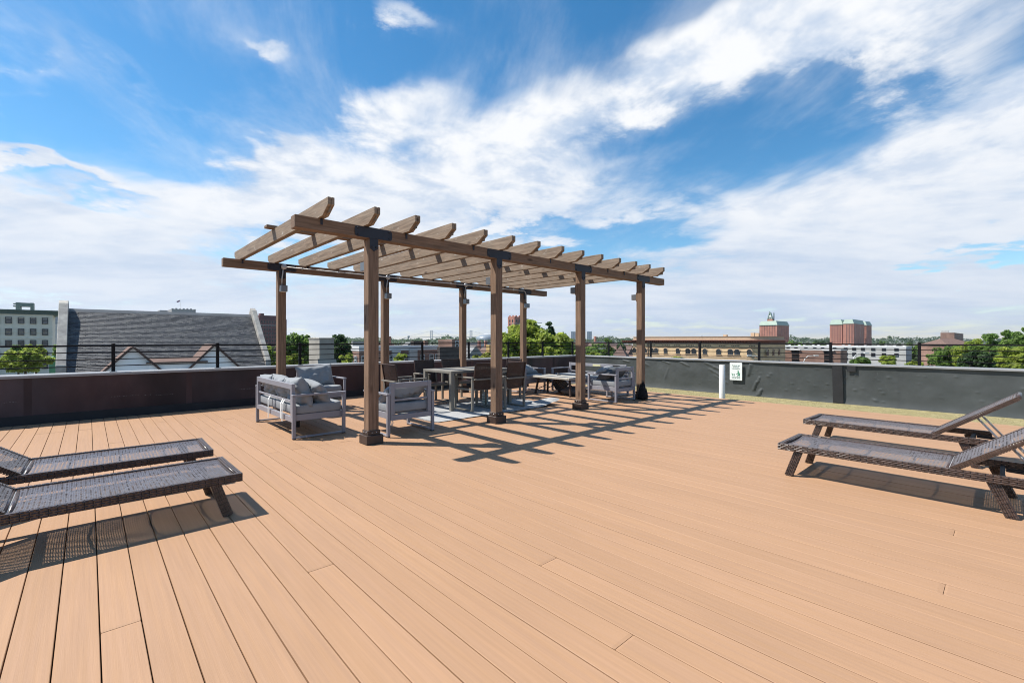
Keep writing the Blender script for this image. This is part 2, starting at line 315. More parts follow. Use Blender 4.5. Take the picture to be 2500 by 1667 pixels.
# ------------------------------------------------------------------ parapet walls
m_cap = mat('parapet_cap', (0.29, 0.29, 0.295), 0.5, 0.10, 3, metal=0.0, spec=0.5)
m_stucco = mat('stucco_dark', (0.062, 0.036, 0.037), 0.75, 0.38, 1.1, (1, 1, 0.5), 0.002, 30, big=0.35, hue=(0.048, 0.038, 0.043))
m_black = mat('black_membrane', (0.014, 0.014, 0.017), 0.65, 0.25, 4)
m_black2 = mat('black_patch', (0.022, 0.022, 0.024), 0.55, 0.2, 6)
lw = thing('parapet_wall', 'dark brown parapet wall in shade at the back of the deck', 'wall', (0, 10.5, 0))
MB().box(-6, 0, -0.17, 13.0, 0.40, 0.742).build('body', m_stucco, lw)
MB().box(-6, -0.022, 0.744, 13.0, 0.44, 0.768).build('cap', m_cap, lw, 0.004)
cap_lip = MB().box(-6, -0.026, 0.726, 13.0, -0.012, 0.743).build('cap_lip', m_cap, lw)
MB().prism([(-0.055, -0.12), (-0.003, -0.12), (-0.003, 0.135), (-0.018, 0.135)], -6, 12.9, 'x').build('base_flashing', m_black, lw)
for x in (-4.2, -2.6, -0.75, 1.35, 2.75, 4.9, 6.3, 8.1, 9.4, 11.6): MB().box(x, -0.0035, 0.136, x + 0.09, -0.0005, 0.725).build('lap_seam', m_stucco, lw)
for x0, x1, z0 in ((3.43, 3.59, 0.62), (3.99, 4.07, 0.62), (5.59, 5.75, 0.60), (10.44, 10.60, 0.40), (7.3, 7.45, 0.2)):
    MB().box(x0, -0.006, z0, x1, -0.001, 0.71).build('membrane_strip', m_black2, lw)
m_chalk = mat('chalk_mark', (0.16, 0.15, 0.155), 0.9, 0.3, 40)
for xa, xb, z in ((-0.96, -0.79, 0.366), (0.284, 0.66, 0.352), (0.74, 0.82, 0.345), (0.90, 1.15, 0.330), (2.2, 2.49, 0.340)):
    b = MB(); x = xa
    while x < xb:                               # faint, no longer legible print on the membrane
        w = random.uniform(0.006, 0.02); h = random.uniform(0.006, 0.016); b.box(x, -0.003, z - h / 2 + random.uniform(-.004, .004), x + w, -0.0012, z - h / 2 + 0.004 + random.uniform(0, h * .5)); x += w + random.uniform(0.008, 0.022)
    b.build('print_mark', m_chalk, lw)

rw = thing('parapet_wall', 'grey membrane-clad parapet wall in sun behind the turf strip', 'wall', (12.9, 0, 0))
m_rub = mat('grey_membrane', (0.060, 0.066, 0.067), 0.55, 0.14, 2.2, bump=0.0012, bscale=14, spec=0.4, big=0.16, hue=(0.050, 0.057, 0.057), coord='World', fleck=(0.10, 0.108, 0.108), fleck_at=0.68, fleck_scale=2.5, fleck_stretch=(1, 3, 0.8))
MB().box(0.04, -6, -0.17, 0.42, 10.88, 0.742).build('body', m_rub, rw)
ny, nz_ = 620, 46; yy = np.linspace(-5.5, 10.5, ny); zz = np.linspace(-0.165, 0.738, nz_); Yg, Zg = np.meshgrid(yy, zz, indexing='ij')
D = 0.010 + 0.012 * vnoise(Yg * 1.3 + 40, Zg * 2 + 40, 3) + 0.008 * vnoise(Yg * 4 + 10, Zg * 5 + 10, 4) + 0.003 * vnoise(Yg * 14, Zg * 14, 5)
def ridge(y0, z0, y1, z1, w, hgt):              # a fold of the loose membrane
    global D
    ty, tz = y1 - y0, z1 - z0; l = math.hypot(ty, tz); s = ((Yg - y0) * ty + (Zg - z0) * tz) / l / l; q = ((Yg - y0) * tz - (Zg - z0) * ty) / l
    D = D + hgt * np.exp(-(q / w) ** 2) * np.clip(1.15 - (2 * s - 1) ** 4, 0, 1) * (s > -0.1) * (s < 1.1)
for a in ((4.613, .738, 4.70, .342, .016, .035), (4.57, .738, 4.66, .36, .014, .02), (4.39, .37, 4.45, .2, .014, .03), (4.47, .232, 4.56, -.02, .016, .035), (4.345, .06, 4.41, -.134, .02, .035), (4.40, .02, 4.46, -.15, .016, .025),
          (5.9, .70, 5.3, .45, .03, .018), (5.75, .52, 5.25, .25, .03, .018), (6.6, .68, 6.3, .55, .02, .02), (6.95, .5, 7.1, .1, .02, .012), (5.6, .35, 5.2, .12, .03, .015), (8.0, .7, 7.6, .5, .03, .015), (8.6, .66, 8.3, .6, .02, .02), (7.2, .7, 6.9, .6, .015, .02)): ridge(*a)
for _ in range(70):                             # blisters
    y0, z0, w, hg = random.uniform(-1, 6.2), random.uniform(-0.05, 0.68), random.uniform(0.014, 0.035), random.uniform(0.006, 0.016); D = D + hg * np.exp(-((Yg - y0) ** 2 + ((Zg - z0) * 1.4) ** 2) / w ** 2)
for y0 in (9.0, 6.75, 5.25, 3.95, 1.6, -0.3): D = D + 0.003 / (1 + np.exp(-(Yg - y0) / 0.004))      # lap seams
D = D + 0.03 * np.clip((0.02 - Zg) / 0.19, 0, 1) ** 2
link(grid_mesh(np.stack([0.02 - D, Yg, Zg], -1), 'membrane'), 'membrane', m_rub, rw)
MB().box(-0.030, -6, 0.744, 0.46, 10.88, 0.768).build('cap', m_cap, rw, 0.004)
MB().box(-0.034, -6, 0.732, -0.020, 10.88, 0.743).build('cap_lip', m_cap, rw)
MB().prism([(2.80, 0.72), (2.60, 0.72), (2.575, -0.155), (2.78, -0.155)], -0.045, -0.030, 'x').build('membrane_strip', m_black2, rw)
fl = MB().box(-0.036, 2.347, 0.592, -0.028, 2.516, 0.722).build('membrane_flap', m_black2, rw, 0.003)

# ------------------------------------------------------------------ railings on the parapets
m_iron = mat('black_iron', (0.008, 0.008, 0.010), 0.6, 0.1, 8, spec=0.15)
def railing(label, pts, a, b, loc, rz):
    r = thing('railing', label, 'railing', loc, rz)
    post = MB().box(-0.026, -0.026, 0, 0.026, 0.026, 0.487).mesh('post', 0.003); cap = MB().lathe([(0, 0.012), (0.02, 0.011), (0.036, 0.004), (0.036, 0), (0.0, 0)], 12).mesh('post_cap'); pl = MB().box(-0.05, -0.05, 0, 0.05, 0.05, 0.009).mesh('base_plate', 0.002)
    for p in pts:
        q = link(post, 'post', m_iron, r, (p, 0, 0.003)); link(cap, 'post_cap', m_iron, q, (0, 0, 0.4875)); link(pl, 'base_plate', m_cap, q, (0, 0, -0.0025))
    for z, w in ((0.457, 0.019), (0.342, 0.011), (0.224, 0.011), (0.107, 0.011)):
        MB().box(a, -w, z - w * 0.75, b, w, z + w * 0.75).build('rail', m_iron, r, 0.002)
railing('black metal railing along the shaded brown parapet', [-5.96 + 1.57 * i for i in range(13)], -6, 12.98, (0, 10.7, 0.768), 0)
railing('black metal railing along the sunlit grey parapet', [-9.26 + 1.597 * i for i in range(10)], -10.6, 6, (13.07, 0, 0.768), R(-90))

# ------------------------------------------------------------------ pergola
def wood(name, st, bst):
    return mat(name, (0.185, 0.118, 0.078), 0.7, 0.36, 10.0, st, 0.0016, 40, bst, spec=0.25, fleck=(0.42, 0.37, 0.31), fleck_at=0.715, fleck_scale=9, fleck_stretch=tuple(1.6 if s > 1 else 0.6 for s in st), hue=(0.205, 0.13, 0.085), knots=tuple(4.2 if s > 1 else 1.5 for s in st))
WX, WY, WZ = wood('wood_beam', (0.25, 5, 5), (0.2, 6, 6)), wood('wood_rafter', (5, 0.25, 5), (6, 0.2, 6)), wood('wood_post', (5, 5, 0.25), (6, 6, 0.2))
MATS['wood_rafter'].node_tree.nodes
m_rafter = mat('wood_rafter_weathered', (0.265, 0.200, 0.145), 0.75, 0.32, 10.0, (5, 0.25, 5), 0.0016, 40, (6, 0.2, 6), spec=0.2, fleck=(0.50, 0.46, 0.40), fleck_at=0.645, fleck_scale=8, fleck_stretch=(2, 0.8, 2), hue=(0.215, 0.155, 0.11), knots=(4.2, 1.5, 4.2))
m_base = mat('post_base_paint', (0.045, 0.028, 0.022), 0.45, 0.2, 8, spec=0.5)
m_brk = mat('bracket_black', (0.016, 0.015, 0.024), 0.5, 0.15, 12, spec=0.5)
m_bolt = mat('bolt_steel', (0.45, 0.45, 0.46), 0.35, 0.1, 20, metal=0.8)
m_galv = mat('galvanised', (0.50, 0.50, 0.50), 0.42, 0.1, 8, metal=0.35, spec=0.5)
m_lamp = mat('lamp_housing', (0.17, 0.175, 0.19), 0.35, 0.08, 6, metal=0.4, spec=0.5)
pg = thing('pergola', 'brown timber pergola of eight posts over the seating groups', 'pergola', (2.687, 5.587, 0))
S = 2.14; YB = 3.785                           # post spacing, distance between the two rows
BZ0, BZ1, RZ1 = 2.62, 2.77, 2.955
post_me = MB().box(-0.07, -0.07, 0.06, 0.07, 0.07, BZ0).mesh('post', 0.006); blk = MB().box(-0.113, -0.113, 0, 0.113, 0.113, 0.115).mesh('base_block', 0.004); clr = MB().box(-0.084, -0.084, 0.1155, 0.084, 0.084, 0.175).mesh('base_collar', 0.004)
bolt_me = MB().lathe([(0, 0.012), (0.008, 0.011), (0.013, 0.006), (0.013, 0)], 8).mesh('bolt'); bolt_blk = bolt_me.copy(); bolt_sm = MB().lathe([(0, 0.006), (0.005, 0.005), (0.007, 0)], 8).mesh('bolt')
tb = MB()
def rnd(cx, cz, r, a0, a1, n=6): return [(cx + r * math.cos(R(a0 + (a1 - a0) * k / n)), cz + r * math.sin(R(a0 + (a1 - a0) * k / n))) for k in range(n + 1)]
arm = [(-0.22, BZ0 + 0.02), *rnd(-0.22, BZ0 + 0.045, 0.035, 250, 180, 3), *rnd(-0.22, BZ0 + 0.105, 0.035, 180, 110, 3), (-0.2, BZ1 - 0.008), (0.2, BZ1 - 0.008), *rnd(0.22, BZ0 + 0.105, 0.035, 70, 0, 3), *rnd(0.22, BZ0 + 0.045, 0.035, 0, -70, 3), (0.2, BZ0 + 0.008)]
tb.prism([(-0.2, BZ0 + 0.008)] + arm[1:], 0, 0.006, 'y')
tb.prism([(-0.055, BZ0 + 0.007), (0.055, BZ0 + 0.007), (0.055, BZ0 - 0.12), (0.03, BZ0 - 0.135), (0.0, BZ0 - 0.155), (-0.03, BZ0 - 0.135), (-0.055, BZ0 - 0.12)], 0, 0.006, 'y')
tb_me = tb.mesh('bracket', 0.0012)
mount = MB().prism([(-0.045, -0.10), (0.045, -0.10), (0.06, -0.085), (0.06, 0.085), (0.045, 0.10), (-0.045, 0.10), (-0.06, 0.085), (-0.06, -0.085)], -0.016, 0.0, 'y').mesh('mounting_board', 0.002)
house = MB().box(-0.056, -0.135, -0.058, 0.056, -0.0165, 0.058).mesh('housing', 0.003); lens = MB().box(-0.046, -0.125, -0.0625, 0.046, -0.03, -0.0585).mesh('lens')
for j in range(2):
    for i in range(4):
        X, Y = i * S, j * YB
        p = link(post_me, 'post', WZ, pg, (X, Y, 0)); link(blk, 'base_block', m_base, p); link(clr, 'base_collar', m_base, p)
        for sgn in (-1, 1): link(bolt_sm, 'bolt', m_bolt, p, (0.03 * sgn, -0.0845, 0.148), (R(90), 0, 0)); link(bolt_sm, 'bolt', m_bolt, p, (-0.0845, 0.03 * sgn, 0.148), (0, R(-90), 0))
        for fy, rz in ((-0.0775, 0), (0.0775, math.pi)):
            bk = link(tb_me, 'bracket', m_brk, pg, (X, Y + fy, 0), (0, 0, rz))
            for bxp, bz in ((-0.215, BZ0 + 0.118), (-0.215, BZ0 + 0.034), (0.215, BZ0 + 0.118), (0.215, BZ0 + 0.034), (-0.028, BZ0 - 0.10), (0.028, BZ0 - 0.10)): link(bolt_blk, 'bolt', m_brk, bk, (bxp, 0, bz), (R(90), 0, 0))
        # cube lamp on the inner face of each post
        fy, rz = (0.0725, math.pi) if j == 0 else (-0.0725, 0)
        lp = link(mount, 'wall_lamp', WZ, pg, (X, Y + fy, 2.29), (0, 0, rz)); link(house, 'housing', m_lamp, lp); link(lens, 'lens', mat('lamp_lens', (0.75, 0.74, 0.70), 0.3, 0.03), lp)
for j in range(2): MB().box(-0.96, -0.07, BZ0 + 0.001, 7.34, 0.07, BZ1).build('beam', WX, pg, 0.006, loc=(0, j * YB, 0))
y0, y1 = -0.365, YB + 0.37
prof = [(y0, RZ1), (y0, RZ1 - 0.085), (y0 + 0.17, BZ1 + 0.001), (y1 - 0.17, BZ1 + 0.001), (y1, RZ1 - 0.085), (y1, RZ1)]
rb = MB(); rb.prism(prof, -0.038, -0.003, 'x'); rb.prism(prof, 0.003, 0.038, 'x'); rb.box(-0.003, y0 + 0.02, BZ1 + 0.02, 0.003, y1 - 0.02, RZ1 - 0.012)
rafter_me = rb.mesh('rafter', 0.003); tie_me = MB().box(-0.014, -0.004, -0.07, 0.014, 0, 0.0).box(-0.014, -0.004, 0.0, 0.014, 0.03, 0.004).mesh('rafter_tie')
for k in range(14):
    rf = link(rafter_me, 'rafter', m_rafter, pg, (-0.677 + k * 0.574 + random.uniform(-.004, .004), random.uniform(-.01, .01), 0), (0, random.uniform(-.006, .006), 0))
    link(tie_me, 'rafter_tie', m_brk, rf, (0.0, -0.0715, BZ1 - 0.006)); link(tie_me, 'rafter_tie', m_brk, rf, (0.0, YB - 0.0715, BZ1 - 0.006))
MB().box(-0.80, 1.66, RZ1 + 0.003, 6.95, 1.80, RZ1 + 0.042).build('batten', WX, pg, 0.003)
# conduit with round junction boxes along the rear beam
cdt = MB(); yc = YB - 0.105; cdt.tube([(0.0, yc, BZ0 + 0.085), (3 * S - 0.10, yc, BZ0 + 0.085), (3 * S - 0.03, yc, BZ0 + 0.065), (3 * S + 0.0, yc, BZ0 + 0.0), (3 * S + 0.0, yc, 2.36)], 0.011, 8)
for i in range(3): cdt.tube([(i * S + 0.01, yc, BZ0 + 0.07), (i * S - 0.002, yc, BZ0 - 0.05), (i * S - 0.012, yc, BZ0 - 0.13), (i * S - 0.012, yc + 0.01, 2.36)], 0.011, 8)
cd_o = cdt.build('conduit', m_galv, pg)
jb = MB().lathe([(0, 0.04), (0.046, 0.04), (0.05, 0.034), (0.05, 0), (0, 0)], 20).mesh('junction_box'); clip_me = MB().box(-0.012, -0.017, -0.02, 0.012, 0.03, 0.02).mesh('clip', 0.003)
for i in range(3): link(jb, 'junction_box', m_galv, cd_o, (i * S + 0.02, YB - 0.085, BZ0 + 0.085), (R(90), 0, 0))
for i in range(9): link(clip_me, 'clip', m_galv, cd_o, (0.35 + i * 0.7, yc, BZ0 + 0.085))

# ================================================================== furniture
m_alu = mat('grey_frame', (0.245, 0.24, 0.265), 0.42, 0.05, 4, metal=0.0, spec=0.5)
m_fab = mat('grey_fabric', (0.25, 0.262, 0.275), 0.95, 0.07, 9, bump=0.0015, bscale=28, spec=0.15)
m_fabd = mat('charcoal_fabric', (0.085, 0.092, 0.10), 0.95, 0.12, 9, bump=0.002, bscale=25, spec=0.15)
m_strap = mat('white_strap', (0.62, 0.62, 0.60), 0.9, 0.05)
m_foot = mat('rubber_foot', (0.02, 0.02, 0.022), 0.8)
def lounge_seat(name, label, cat, wd, dp, loc, rz, pillows, group, hb=0.74, ha=0.60):
    """metal lounge chair or sofa facing -y; sled side frames, open back frame, box cushion, loose pillows"""
    t = thing(name, label, cat, loc, rz, group); hw, hd = wd / 2, dp / 2
    for s in (-1, 1):
        x = s * (hw - 0.027); b = MB()
        b.box(x - 0.021, -hd, 0.012, x + 0.021, -hd + 0.042, ha - 0.026); b.box(x - 0.021, hd - 0.042, 0.012, x + 0.021, hd, ha - 0.026)
        b.box(x - 0.029, -hd - 0.002, ha - 0.025, x + 0.029, hd + 0.002, ha); b.box(x - 0.020, -hd + 0.0425, 0.012, x + 0.020, hd - 0.0425, 0.034)
        f = b.build('side_frame', m_alu, t, 0.003)
        for y in (-hd + 0.025, hd - 0.025): MB().box(x - 0.02, y - 0.02, 0, x + 0.02, y + 0.02, 0.0118).build('foot', m_foot, f)
    iw = hw - 0.055
    b = MB(); b.box(-iw, hd - 0.05, 0.30, -iw + 0.060, hd - 0.004, hb); b.box(iw - 0.060, hd - 0.05, 0.30, iw, hd - 0.004, hb); b.box(-iw + 0.0605, hd - 0.048, hb - 0.075, iw - 0.0605, hd - 0.006, hb - 0.002)
    b.box(-iw + 0.0605, hd - 0.038, 0.485, iw - 0.0605, hd - 0.016, 0.512); b.build('back_frame', m_alu, t, 0.003)
    b = MB(); b.box(-iw, -hd + 0.02, 0.235, iw, -hd + 0.055, 0.325); b.box(-iw, hd - 0.05, 0.225, iw, hd - 0.006, 0.298); b.box(-iw, -hd + 0.056, 0.24, -iw + 0.035, hd - 0.051, 0.325); b.box(iw - 0.035, -hd + 0.056, 0.24, iw, hd - 0.051, 0.325)
    sf = b.build('seat_frame', m_alu, t, 0.003)
    sl = MB().box(-iw + 0.036, -0.03, 0.298, iw - 0.036, 0.03, 0.318).mesh('slat')
    for k in range(5): link(sl, 'slat', m_alu, sf, (0, -hd + 0.13 + k * (dp - 0.25) / 4, 0))
    if wd > 1.2: MB().box(-0.02, -0.02, 0.0, 0.02, 0.02, 0.29).build('leg', m_foot, t)
    nc = 1 if wd < 1.2 else (2 if wd < 1.95 else 2)
    for k in range(nc):
        cw = (2 * iw - 0.01) / nc; me = superell(cw / 2, (dp - 0.06) / 2, 0.068, 0.22, 0.16, 0.10, 11 + k, 14, 44, 0.008)
        c = link(me, 'seat_cushion', m_fab, t, (-iw + 0.005 + cw * (k + 0.5), -0.005, 0.388))
    for (me, lc, rt, m) in pillows: link(me, 'back_cushion', m, t, lc, rt)
    return t
gl = 'grey metal lounge seats under the pergola'
# sofa with its back to the deck, facing along the terrace
P3 = [(pillow(0.62, 0.44, 0.22, s, 0.30), (x, 0.18, 0.60), (R(-18 + dr), R(rr), R(dz)), m_fab) for s, x, dr, rr, dz in ((1, -0.57, 0, 4, 3), (2, 0.0, -8, -3, -2), (3, 0.56, -14, 3, 2))]
P3.append((pillow(0.60, 0.42, 0.20, 8, 0.3), (-0.60, -0.02, 0.585), (R(-34), R(-8), R(14)), m_fab))
sofa = lounge_seat('sofa', 'grey metal sofa with slumped back pillows, its back towards the brown parapet side deck', 'sofa', 1.84, 0.72, (2.35, 7.36, 0), R(90), P3, gl)
sofa['label'] = 'grey metal sofa heaped with pillows, leftmost seat under the pergola'
for k, (x, z0) in enumerate(((-0.45, 0.50), (-0.52, 0.50), (0.15, 0.50))):
    b = MB(); pts = [(x, 0.345, z0), (x + 0.012, 0.372, z0 - 0.06), (x - 0.01, 0.378, z0 - 0.16), (x + 0.008, 0.374, z0 - 0.27 - 0.03 * k)]
    for a, c in zip(pts[:-1], pts[1:]): b.bar(a, c, 0.035, 0.003, (0, 1, 0))
    b.build('strap', m_strap, sofa)
chair1 = lounge_seat('lounge_chair', 'grey metal lounge chair with one big pillow standing against the brown parapet', 'lounge chair', 0.75, 0.72, (3.285, 9.03, 0), 0,
    [(pillow(0.70, 0.46, 0.24, 21, 0.34), (-0.03, 0.14, 0.615), (R(-20), R(-4), 0), m_fab)], gl, 0.72)
chair2 = lounge_seat('lounge_chair', 'grey metal lounge chair seen from behind, next to the foremost pergola post', 'lounge chair', 0.76, 0.73, (3.355, 6.075, 0), R(180),
    [(pillow(0.66, 0.44, 0.22, 31, 0.32), (0.02, 0.10, 0.545), (R(-58), R(3), 0), m_fab)], gl)
MB().box(-0.11, -0.001, -0.028, 0.11, 0.001, 0.028).build('cushion_label', mat('black_label', (0.012, 0.012, 0.013), 0.7, 0.3, 30), chair2, loc=(0.08, 0.228, 0.615), rot=(R(-30), 0, R(3)))
lp = MB().tube([(0.27, 0.30, 0.24), (0.262, 0.305, 0.19), (0.27, 0.31, 0.15), (0.285, 0.305, 0.15), (0.292, 0.30, 0.19), (0.288, 0.295, 0.24)], 0.006, 6).build('strap', m_strap, chair2)
chair3 = lounge_seat('lounge_chair', 'grey metal lounge chair with a lying pillow, between dining table and rustic coffee table', 'lounge chair', 0.75, 0.72, (8.30, 8.45, 0), 0,
    [(pillow(0.64, 0.44, 0.22, 41, 0.34), (-0.02, 0.02, 0.565), (R(-68), R(3), R(5)), m_fab)], gl, 0.72)
chair4 = lounge_seat('lounge_chair', 'grey metal lounge chair with dark pillow, beside the pergola post nearest the turf', 'lounge chair', 0.74, 0.75, (8.48, 5.935, 0), R(180),
    [(pillow(0.66, 0.46, 0.24, 51, 0.3), (0.0, 0.02, 0.575), (R(-66), R(8), R(-6)), m_fabd), (pillow(0.40, 0.30, 0.14, 55, 0.3), (0.10, -0.10, 0.66), (R(-74), R(4), R(10)), m_fab)], gl)
sofa2 = lounge_seat('sofa', 'grey metal sofa without back pillows facing the rustic coffee table', 'sofa', 1.90, 0.70, (9.24, 7.15, 0), R(-90), [(pillow(0.6, 0.36, 0.18, 61, 0.3), (0.55, -0.02, 0.52), (R(-76), 0, R(4)), m_fab)], gl, 0.72)
MB().box(-0.12, -0.002, -0.024, 0.12, 0.0, 0.024).build('sticker', mat('yellow_sticker', (0.60, 0.56, 0.33), 0.6), sofa2, loc=(0.02, 0.301, 0.677))
MB().box(-0.11, -0.002, -0.026, 0.11, 0.0, 0.026).build('sticker', m_black2, sofa2, loc=(0.62, 0.301, 0.677))

# ------------------------------------------------------------------ woven panels
def weave(w, l, pitch=0.0185, strip=0.0124, amp=0.0020):
    """open weave of flat strands in the xy plane, x in +-w/2, y in 0..l"""
    nx, ny = int(w / pitch), int(l / pitch); xs = (np.arange(nx) + 0.5) * w / nx - w / 2; ys = (np.arange(ny) + 0.5) * l / ny; Q = []
    ye = np.concatenate([[0], ys, [l]]); xe = np.concatenate([[-w / 2], xs, [w / 2]])
    for i, x in enumerate(xs):
        z = amp * np.where((np.arange(len(ye)) + i) % 2 == 0, 1, -1); h = strip / 2
        A = np.stack([np.full(len(ye), x - h), ye, z], -1); B = np.stack([np.full(len(ye), x + h), ye, z], -1); Q.append(np.stack([A[:-1], B[:-1], B[1:], A[1:]], 1))
    for j, y in enumerate(ys):
        z = amp * np.where((np.arange(len(xe)) + j) % 2 == 0, -1, 1); h = strip / 2
        A = np.stack([xe, np.full(len(xe), y - h), z], -1); B = np.stack([xe, np.full(len(xe), y + h), z], -1); Q.append(np.stack([A[:-1], A[1:], B[1:], B[:-1]], 1))
    return np.concatenate(Q)
def sling_weave(w, l, g=0.0122, hole=0.0056, amp=0.0014):
    """plaited sling: every second cell of the grid is an open hole, so the holes stand in staggered rows"""
    nx, ny = int(w / g), int(l / g); gx, gy = w / nx, l / ny; Q = []
    for i in range(nx):
        for j in range(ny):
            x0, y0 = -w / 2 + i * gx, j * gy; x1, y1 = x0 + gx, y0 + gy; t = 0.0
            if (i + j) % 2:
                t2 = random.uniform(-1, 1) * amp * 0.5 + (amp * 0.35 if j % 2 else -amp * 0.35)
                Q.append([(x0, y0, t2), (x1, y0, -t2), (x1, y1, -t2), (x0, y1, t2)])
            else:
                a0, a1, b0, b1 = x0 + (gx - hole) / 2, x1 - (gx - hole) / 2, y0 + (gy - hole) / 2, y1 - (gy - hole) / 2
                Q += [[(x0, y0, t), (x1, y0, t), (a1, b0, 0), (a0, b0, 0)], [(x1, y0, t), (x1, y1, t), (a1, b1, 0), (a1, b0, 0)], [(x1, y1, t), (x0, y1, t), (a0, b1, 0), (a1, b1, 0)], [(x0, y1, t), (x0, y0, t), (a0, b0, 0), (a0, b1, 0)]]
    return np.array(Q)
def bend(Q, f):
    V = Q.reshape(-1, 3); return np.stack(f(V[:, 0], V[:, 1], V[:, 2]), -1).reshape(Q.shape)
m_wick = mat('dark_wicker', (0.060, 0.036, 0.027), 0.30, 0.6, 30, spec=0.7)
m_seat = mat('grey_brown_weave', (0.105, 0.086, 0.084), 0.33, 0.22, 18, (1, 6, 1), spec=0.8, hue=(0.112, 0.098, 0.104))

# ------------------------------------------------------------------ dining set
m_taupe = mat('taupe_frame', (0.19, 0.175, 0.148), 0.6, 0.06, 5, spec=0.45)
m_cw = mat('dining_wicker', (0.045, 0.024, 0.018), 0.42, 0.3, 50, spec=0.4)
tb_ = thing('dining_table', 'rectangular taupe metal dining table on the pale rug', 'table', (5.705, 7.485, 0))
hx, hy = 0.765, 0.485; b = MB()
b.box(-hx, -hy, 0.70, hx, -hy + 0.075, 0.745); b.box(-hx, hy - 0.075, 0.70, hx, hy, 0.745); b.box(-hx, -hy + 0.0755, 0.70, -hx + 0.075, hy - 0.0755, 0.745); b.box(hx - 0.075, -hy + 0.0755, 0.70, hx, hy - 0.0755, 0.745)
b.build('top_frame', m_taupe, tb_, 0.003)
for k in range(6):
    w = (2 * hx - 0.156) / 6; MB().box(0, -hy + 0.078, 0.725, w - 0.004, hy - 0.078, 0.744).build('slat', m_taupe, tb_, 0.002, loc=(-hx + 0.079 + k * w, 0, 0))
lg = MB().box(-0.036, -0.036, 0.004, 0.036, 0.036, 0.6995).mesh('leg', 0.004)
for sx in (-1, 1):
    for sy in (-1, 1): link(lg, 'leg', m_taupe, tb_, (sx * (hx - 0.037), sy * (hy - 0.037), 0.006))
wb = bend(weave(0.47, 0.50, 0.0125, 0.0102, 0.0018), lambda x, y, z: (x, 0.27 + y * 0.16 + z + 0.018 * (x / 0.235) ** 2 * -1, 0.385 + y * 0.985))
ws = bend(weave(0.47, 0.50, 0.0125, 0.0105, 0.0018), lambda x, y, z: (x, y - 0.25, 0.425 + z - 0.012 * np.cos(x * 6)))
def dining_chair(label, loc, rz):
    """taupe frame, woven seat and back, faces -y"""
    t = thing('dining_chair', label, 'chair', (loc[0], loc[1], 0.008 if loc[2] else 0.0), rz, 'dining chairs round the table')
    for s in (-1, 1):
        x = s * 0.262
        for y, h in ((-0.27, 0.632), (0.27, 0.632)): link(dl, 'leg', m_taupe, t, (x, y, 0), None)
        link(da, 'armrest', m_taupe, t, (x, 0, 0)); link(dr_, 'runner', m_taupe, t, (x, 0, 0))
    link(dsf, 'seat_frame', m_taupe, t); link(dbr, 'crossbar', m_taupe, t)
    link(dws, 'seat', m_cw, t, kind='stuff'); q = link(dwb, 'backrest', m_cw, t, kind='stuff'); link(dbf, 'back_frame', m_cw, q)
    return t
dl = MB().box(-0.02, -0.02, 0.0, 0.02, 0.02, 0.607).mesh('leg', 0.002); da = MB().box(-0.026, -0.292, 0.6075, 0.026, 0.292, 0.632).mesh('armrest', 0.003); dr_ = MB().box(-0.016, -0.2495, 0.0, 0.016, 0.2495, 0.024).mesh('runner')
dsf = MB().box(-0.241, -0.262, 0.375, 0.241, -0.232, 0.412).box(-0.241, 0.236, 0.375, 0.241, 0.262, 0.412).box(-0.241, -0.231, 0.375, -0.21, 0.235, 0.412).box(0.21, -0.231, 0.375, 0.241, 0.235, 0.412).mesh('seat_frame', 0.002)
dbr = MB().box(-0.241, 0.327, 0.575, 0.241, 0.347, 0.603).box(-0.262, 0.2905, 0.578, -0.242, 0.345, 0.600).box(0.242, 0.2905, 0.578, 0.262, 0.345, 0.600).mesh('crossbar', 0.002)
b = MB(); b.bar((-0.238, 0.252, 0.385), (-0.238, 0.334, 0.885), 0.02, 0.03, (0, 1, 0)); b.bar((0.238, 0.252, 0.385), (0.238, 0.334, 0.885), 0.02, 0.03, (0, 1, 0)); b.bar((-0.248, 0.340, 0.883), (0.248, 0.340, 0.883), 0.028, 0.016); dbf = b.mesh('back_frame', 0.003)
_o = quads('seat', ws, m_cw); dws = _o.data; bpy.data.objects.remove(_o); _o = quads('backrest', wb, m_cw); dwb = _o.data; bpy.data.objects.remove(_o)
dining_chair('woven dining chair with arms at the left head of the table, beside the sofa group', (4.30, 7.56, 0), R(90))
dining_chair('woven dining chair on the parapet side of the table, the left one of two', (5.36, 8.28, 0), 0)
dining_chair('woven dining chair on the parapet side of the table, the right one of two', (6.06, 8.28, 0), 0)
dining_chair('dark woven dining chair seen from behind, half hidden by the second pergola post', (5.45, 6.95, 1), R(180))
dining_chair('dark woven dining chair seen from behind, wholly in view right of the second post', (6.08, 6.78, 1), R(183))
dining_chair('sunlit woven dining chair at the right head of the table, facing left', (6.95, 7.80, 0), R(-90))

# ------------------------------------------------------------------ rug
m_rug = mat('pale_rug', (0.37, 0.37, 0.365), 0.95, 0.10, 5, (1, 14, 1), 0.003, 80, hue=(0.27, 0.28, 0.285), spec=0.1)
nx, ny = 120, 70; X, Y = np.meshgrid(np.linspace(4.12, 7.10, nx), np.linspace(6.22, 7.85, ny), indexing='ij')
e = 0.035 * vnoise(X * 2.4, Y * 0 + 3, 2); edge = np.exp(-((Y - 6.22) / 0.18) ** 2); Z = 0.005 + 0.012 * edge * (0.5 + 1.4 * np.clip(vnoise(X * 4 + 2, Y * 3, 6), 0, 1)) + 0.0015 * vnoise(X * 6, Y * 6, 7)
cr = np.exp(-((X - 6.98) / 0.30) ** 2 - ((Y - 6.35) / 0.28) ** 2); fold = np.exp(-(((X - 6.62) * 0.7 + (Y - 6.75) * 0.7) / 0.07) ** 2) * np.clip((X - 6.2) / 0.5, 0, 1)
